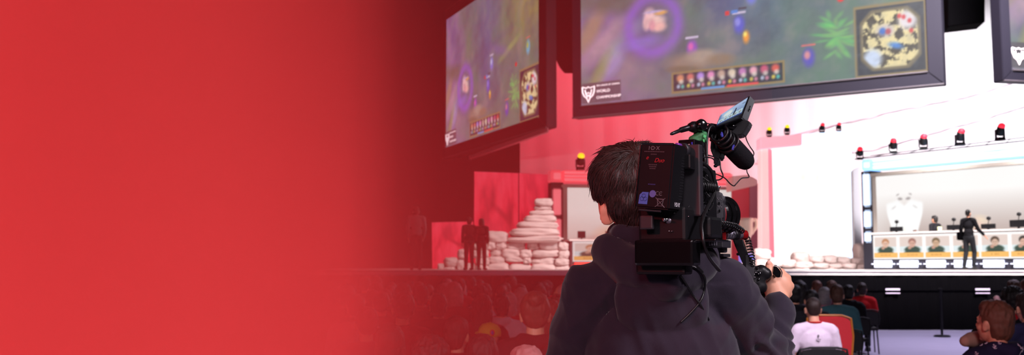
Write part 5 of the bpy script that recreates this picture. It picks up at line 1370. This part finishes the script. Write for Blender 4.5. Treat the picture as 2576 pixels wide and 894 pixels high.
# grip
GY = 2.70
bm = B()
for a, b, r in ((1898, 684, .016), (1915, 684, .019), (1925, 690, .018), (1900, 712, .016), (1902, 730, .014), (1912, 722, .02)): ell(bm, P(a, b, GY), (r, .018, r))
limb(bm, [P(1928, 690, 2.775), P(1922, 730, 2.775), P(1916, 768, 2.765)], [.021, .020, .019])
box(bm, P(1906, 702, GY), (.036, .030, .05))
GR = obj('grip', fuse(bm, .003, 4, name='grip'), M['black_plastic'], VC)
for a, b, r in ((1909, 690, .0062), (1896, 692, .004), (1908, 704, .0035), (1893, 704, .0035), (1906, 676, .003)):
    bm = B(); lathe(bm, P(a, b, GY-.016), (-.1, -1, .2), [(-.004, r), (.003, r), (.0045, r*.7)], 16); obj('button', bm, M['gloss_black'], GR, smooth=True)
for a, b in ((1902, 686), (1898, 698)):
    bm = B(); box(bm, P(a, b, GY-.018), (.006, .001, .002)); obj('button_print', bm, M['grey_print'], GR)
# rocker lever over the hand
bm = B(); prism(bm, [P(a, b, 2.69) for a, b in ((1947, 670), (1956, 672), (1966, 686), (1963, 699), (1953, 698), (1945, 688))], (.0, .014, 0), bev=.0015); RK = obj('rocker', bm, M['gloss_black'], GR)
bm = B(); tube(bm, spline([P(1948, 668.5, 2.70), P(1957, 671, 2.70), P(1967, 685, 2.70), P(1965, 698, 2.70)], 6), .0016, 8); obj('rocker_trim', bm, M['chrome'], RK, smooth=True)
bm = B(); tube(bm, [P(1953, 690, 2.70), P(1940, 705, 2.775)], .005, 8); obj('rocker_stem', bm, M['black_metal'], RK)
# cables
cable([(1800, 322, 2.44), (1790, 318, 2.43), (1782, 330, 2.42), (1778, 368, 2.41), (1779, 421, 2.40), (1779, 460, 2.40), (1776, 500, 2.38)], .0032)
b1 = [(1736, 401, 2.28), (1763, 408, 2.30), (1788, 428, 2.32), (1798, 460, 2.33), (1795, 488, 2.33), (1778, 524, 2.27), (1766, 560, 2.22), (1767, 591, 2.20), (1772, 618, 2.20), (1785, 650, 2.23), (1810, 681, 2.31)]
cable(b1, .0040)
cable([(1769, 540, 2.26), (1763, 575, 2.215), (1769, 610, 2.205), (1783, 648, 2.235), (1806, 680, 2.32)], .0032)
cable([(1874, 306, 2.58), (1876, 345, 2.58), (1886, 368, 2.58), (1896, 384, 2.57), (1893, 396, 2.56), (1880, 414, 2.54), (1879, 432, 2.54), (1884, 446, 2.53), (1866, 449, 2.52), (1852, 463, 2.50), (1846, 468, 2.50), (1836, 462, 2.48), (1821, 447, 2.46), (1792, 435, 2.42)], .0015)
cable([(1782, 391, 2.42), (1800, 396, 2.45), (1810, 402, 2.46), (1813, 425, 2.45), (1819, 444, 2.45), (1808, 453, 2.43), (1790, 453, 2.40), (1775, 460, 2.38)], .0017)
cable([(1764, 330, 2.42), (1769, 314, 2.42), (1780, 311, 2.43), (1792, 317, 2.44), (1800, 326, 2.45)], .0015)
cable([(1694, 537, 2.22), (1715, 535, 2.24), (1733, 520, 2.26), (1748, 506, 2.28)], .0018)
cable([(1720, 546, 2.25), (1735, 544, 2.26), (1744, 530, 2.27), (1750, 505, 2.28)], .0015)
cable([(1735, 397, 2.27), (1765, 396, 2.30), (1790, 398, 2.36), (1800, 408, 2.40)], .0016)
cable([(1758, 395, 2.30), (1757, 430, 2.30), (1765, 470, 2.30), (1755, 520, 2.29)], .0016, m=M['grey_metal'])
rc = random.Random(5)
for k in range(26):
    x0_ = rc.uniform(1705, 1760); y0_ = rc.uniform(398, 470); pts = [(x0_, y0_, 2.30)]
    for j in range(4): x0_ += rc.uniform(-14, 22); y0_ += rc.uniform(6, 32); pts.append((max(1702, min(1796, x0_)), min(560, y0_), 2.27+rc.uniform(0, .04)+(x0_-1700)*.0004))
    cable(pts, rc.choice([.0012, .0016, .0022]), m=rc.choice([M['black_rubber'], M['black_rubber'], M['gloss_black']]))
for k in range(5):
    a = rc.uniform(1762, 1776); cable([(a, 372+k*3, 2.42), (a+4, 400, 2.42), (a+rc.uniform(-6, 8), 430, 2.40), (a+rc.uniform(-4, 10), 465, 2.38)], .0024)
def coil_cable(pts, r, rw_, turns):
    bm = B(); tube(bm, coil([P(*p) for p in pts], 12, turns, r), rw_, 6, caps=True); return obj('coiled_cable', bm, M['black_rubber'], VC, smooth=True)
coil_cable([(1745, 468, 2.30), (1768, 469, 2.31), (1794, 472, 2.33)], .0115, .0022, 11)
coil_cable([(1798, 562, 2.37), (1825, 564, 2.42), (1850, 569, 2.48), (1868, 582, 2.53)], .0062, .0019, 13)
coil_cable([(1870, 586, 2.58), (1882, 606, 2.60), (1887, 628, 2.605), (1892, 650, 2.61), (1892, 668, 2.62), (1888, 690, 2.64)], .0070, .0019, 15)
cable([(1782, 545, 2.40), (1795, 552, 2.42), (1805, 560, 2.43), (1812, 566, 2.44)], .0017)
# cables lying on the operator's back
cable([tuple(p) for p in ()] or [(1735, 668, 2.26), (1750, 669, 2.28), (1768, 685, 2.3)], .0025)
def back_cable(pts, r):
    bm = B(); tube(bm, spline([on_back(a, b, r*1.2) for a, b in pts], 8), r, 8); return obj('cable', bm, M['black_rubber'], VC, smooth=True)
back_cable([(1738, 670), (1757, 678), (1773, 700), (1772, 730), (1762, 758), (1740, 785), (1712, 812)], .0028)
back_cable([(1712, 694), (1724, 712), (1742, 742), (1762, 768), (1783, 806)], .0026)
# ================================================================== LIGHT, RED VEIL, CAMERA
def area(name, loc, tgt, size, power, rgb, spread=180, sy=None):
    l = bpy.data.lights.new(name, 'AREA'); l.energy = power; l.color = rgb; l.size = size; l.spread = math.radians(spread)
    if sy: l.shape = 'RECTANGLE'; l.size_y = sy
    o = bpy.data.objects.new(name, l); COL.objects.link(o); o.location = loc
    o.rotation_euler = (Vector(tgt)-Vector(loc)).to_track_quat('-Z', 'Y').to_euler(); return o
# house light behind the photographer
def spot(name, loc, tgt, power, rgb, size, blend, soft=.3):
    l = bpy.data.lights.new(name, 'SPOT'); l.energy = power; l.color = rgb; l.spot_size = math.radians(size); l.spot_blend = blend; l.shadow_soft_size = soft
    o = bpy.data.objects.new(name, l); COL.objects.link(o); o.location = loc
    o.rotation_euler = (Vector(tgt)-Vector(loc)).to_track_quat('-Z', 'Y').to_euler(); return o
# unseen lamp added to light the red veil, beam ending short of the operator
AZ = math.radians(-6.9)
spot('added_veil_spot', (-5, -6, 4.5), (-5+10*math.sin(AZ), 4, 2.0), 22000*KH, (1, .90, .92), 66, .22, .15)
area('house_light', (-1.5, -8.5, 5.6), (.8, 4, 1.4), 2.6, 500*KF, (1, .84, .92), 90)
spot('added_red_fill', (-3.2, -2.0, 3.6), (.15, 2.45, 1.5), 1500*KP, (1, .10, .12), 24, .8, .25)  # red fill added to give the operator the overlay's tint
# red wash and white wash on the fabric wall
for x, p, c in ((0, 900, (1, .06, .09)), (5, 1100, (1, .07, .11)), (10, 900, (1, .10, .16))):
    area('red_wash', (x, 43, 15.8), (x, 52, 5.5), 3.5, p*KR, c, 140)
for x, p, c in ((19.5, 1900, (1, .90, .95)), (25, 2300, (.97, .96, 1)), (31, 2300, (.96, .97, 1))):
    area('white_wash', (x, 43, 15.8), (x, 52, 5.5), 3.5, p*KW, c, 105)
# front light for the set, aisle light
area('set_light', (5, 24, 15), (6, 37, 3), 3, 2600*KS, (1, .82, .80), 90)
area('set_light', (13, 23, 14), (12.5, 36.5, 2), 3, 2600*KS*2.6, (1, .95, .95), 80)  # second lamp added to brighten the stones on the right
area('aisle_light', (10.5, 19, 9), (9.6, 18.5, 0), 3, 900*KA, (.80, .72, 1), 120)
area('side_light', (3.2, .3, 4.1), (.75, 2.65, 1.35), .8, 75*KB_, (1, .88, .98), 45)
area('added_shirt_fill', (3.4, 3.4, 6.5), (2.75, 9.6, .9), 1.0, 20, (.95, .84, 1), 26)  # unseen fill added to brighten the white shirt
area('added_lip_fill', (14.5, 17.5, 6.5), (14.5, 24, 1.75), 15, 400, (1, .93, .93), 22, sy=.4)  # unseen strip lamp added to brighten the stage nosing
w = bpy.data.worlds.new('World'); SC.world = w; w.use_nodes = True
w.node_tree.nodes['Background'].inputs[0].default_value = (.9, .7, 1, 1); w.node_tree.nodes['Background'].inputs[1].default_value = .012

# red veil: smoke added for a graphic overlay, thinning to nothing towards the aisle
SIG = 1.0
prof = [(-400, 9), (300, 9), (700, 7.5), (790, 5.2), (850, 2.7), (900, 1.5), (1000, .72), (1100, .46), (1200, .38), (1300, .32), (1400, .26), (1500, .22), (1600, .18), (1700, .13), (1800, .08), (1900, .03), (1950, .01)]
Y0 = 3.0
near = []; far = []
for px_, T in prof:
    u = (px_-1288)/F
    near.append((u*Y0, Y0)); far.append((u*(Y0+T*TK), Y0+T*TK))
poly = near+far[::-1]
bm = B()
a = [bm.verts.new((x, y, .02)) for x, y in poly]; b = [bm.verts.new((x, y, 4.9)) for x, y in poly]
n = len(near); N = len(poly)
for i in range(n-1):
    for s in (a, b): bm.faces.new((s[i], s[i+1], s[N-2-i], s[N-1-i]))
for i in range(N): bm.faces.new((a[i], a[(i+1) % N], b[(i+1) % N], b[i]))
m = bpy.data.materials.new('red_veil_volume'); m.use_nodes = True; nt = m.node_tree; nt.nodes.clear()
out = nt.nodes.new('ShaderNodeOutputMaterial'); v = nt.nodes.new('ShaderNodeVolumePrincipled')
v.inputs['Color'].default_value = (.97, SG, SB, 1); v.inputs['Density'].default_value = SIG/TK*1.0
v.inputs['Absorption Color'].default_value = (0, 0, 0, 1); v.inputs['Anisotropy'].default_value = -.5
nt.links.new(v.outputs[0], out.inputs['Volume'])
sm = obj('red_veil', bm, m)
tag(sm, 'dense bank of red stage smoke over the audience, thinning towards the camera operator', 'smoke', kind='stuff')

cam = bpy.data.cameras.new('Camera'); co = bpy.data.objects.new('Camera', cam); COL.objects.link(co)
cam.sensor_width = 36; cam.lens = F/2576*36; co.location = (0, 0, CAMZ); co.rotation_euler = (PI/2+PITCH, 0, 0)
cam.clip_start = .05; cam.clip_end = 200
cam.dof.use_dof = True; cam.dof.focus_distance = 2.42; cam.dof.aperture_fstop = 35/5.5
SC.camera = co
SC.view_settings.view_transform = 'Standard'; SC.view_settings.look = 'None'; SC.view_settings.gamma = 1; SC.view_settings.use_curve_mapping = False
SC.view_settings.exposure = 0
SC.cycles.use_denoising = True; SC.cycles.max_bounces = 8; SC.cycles.volume_bounces = 3; SC.cycles.diffuse_bounces = 3; SC.cycles.sample_clamp_indirect = 4
SC.cycles.use_adaptive_sampling = True; SC.cycles.adaptive_threshold = .03
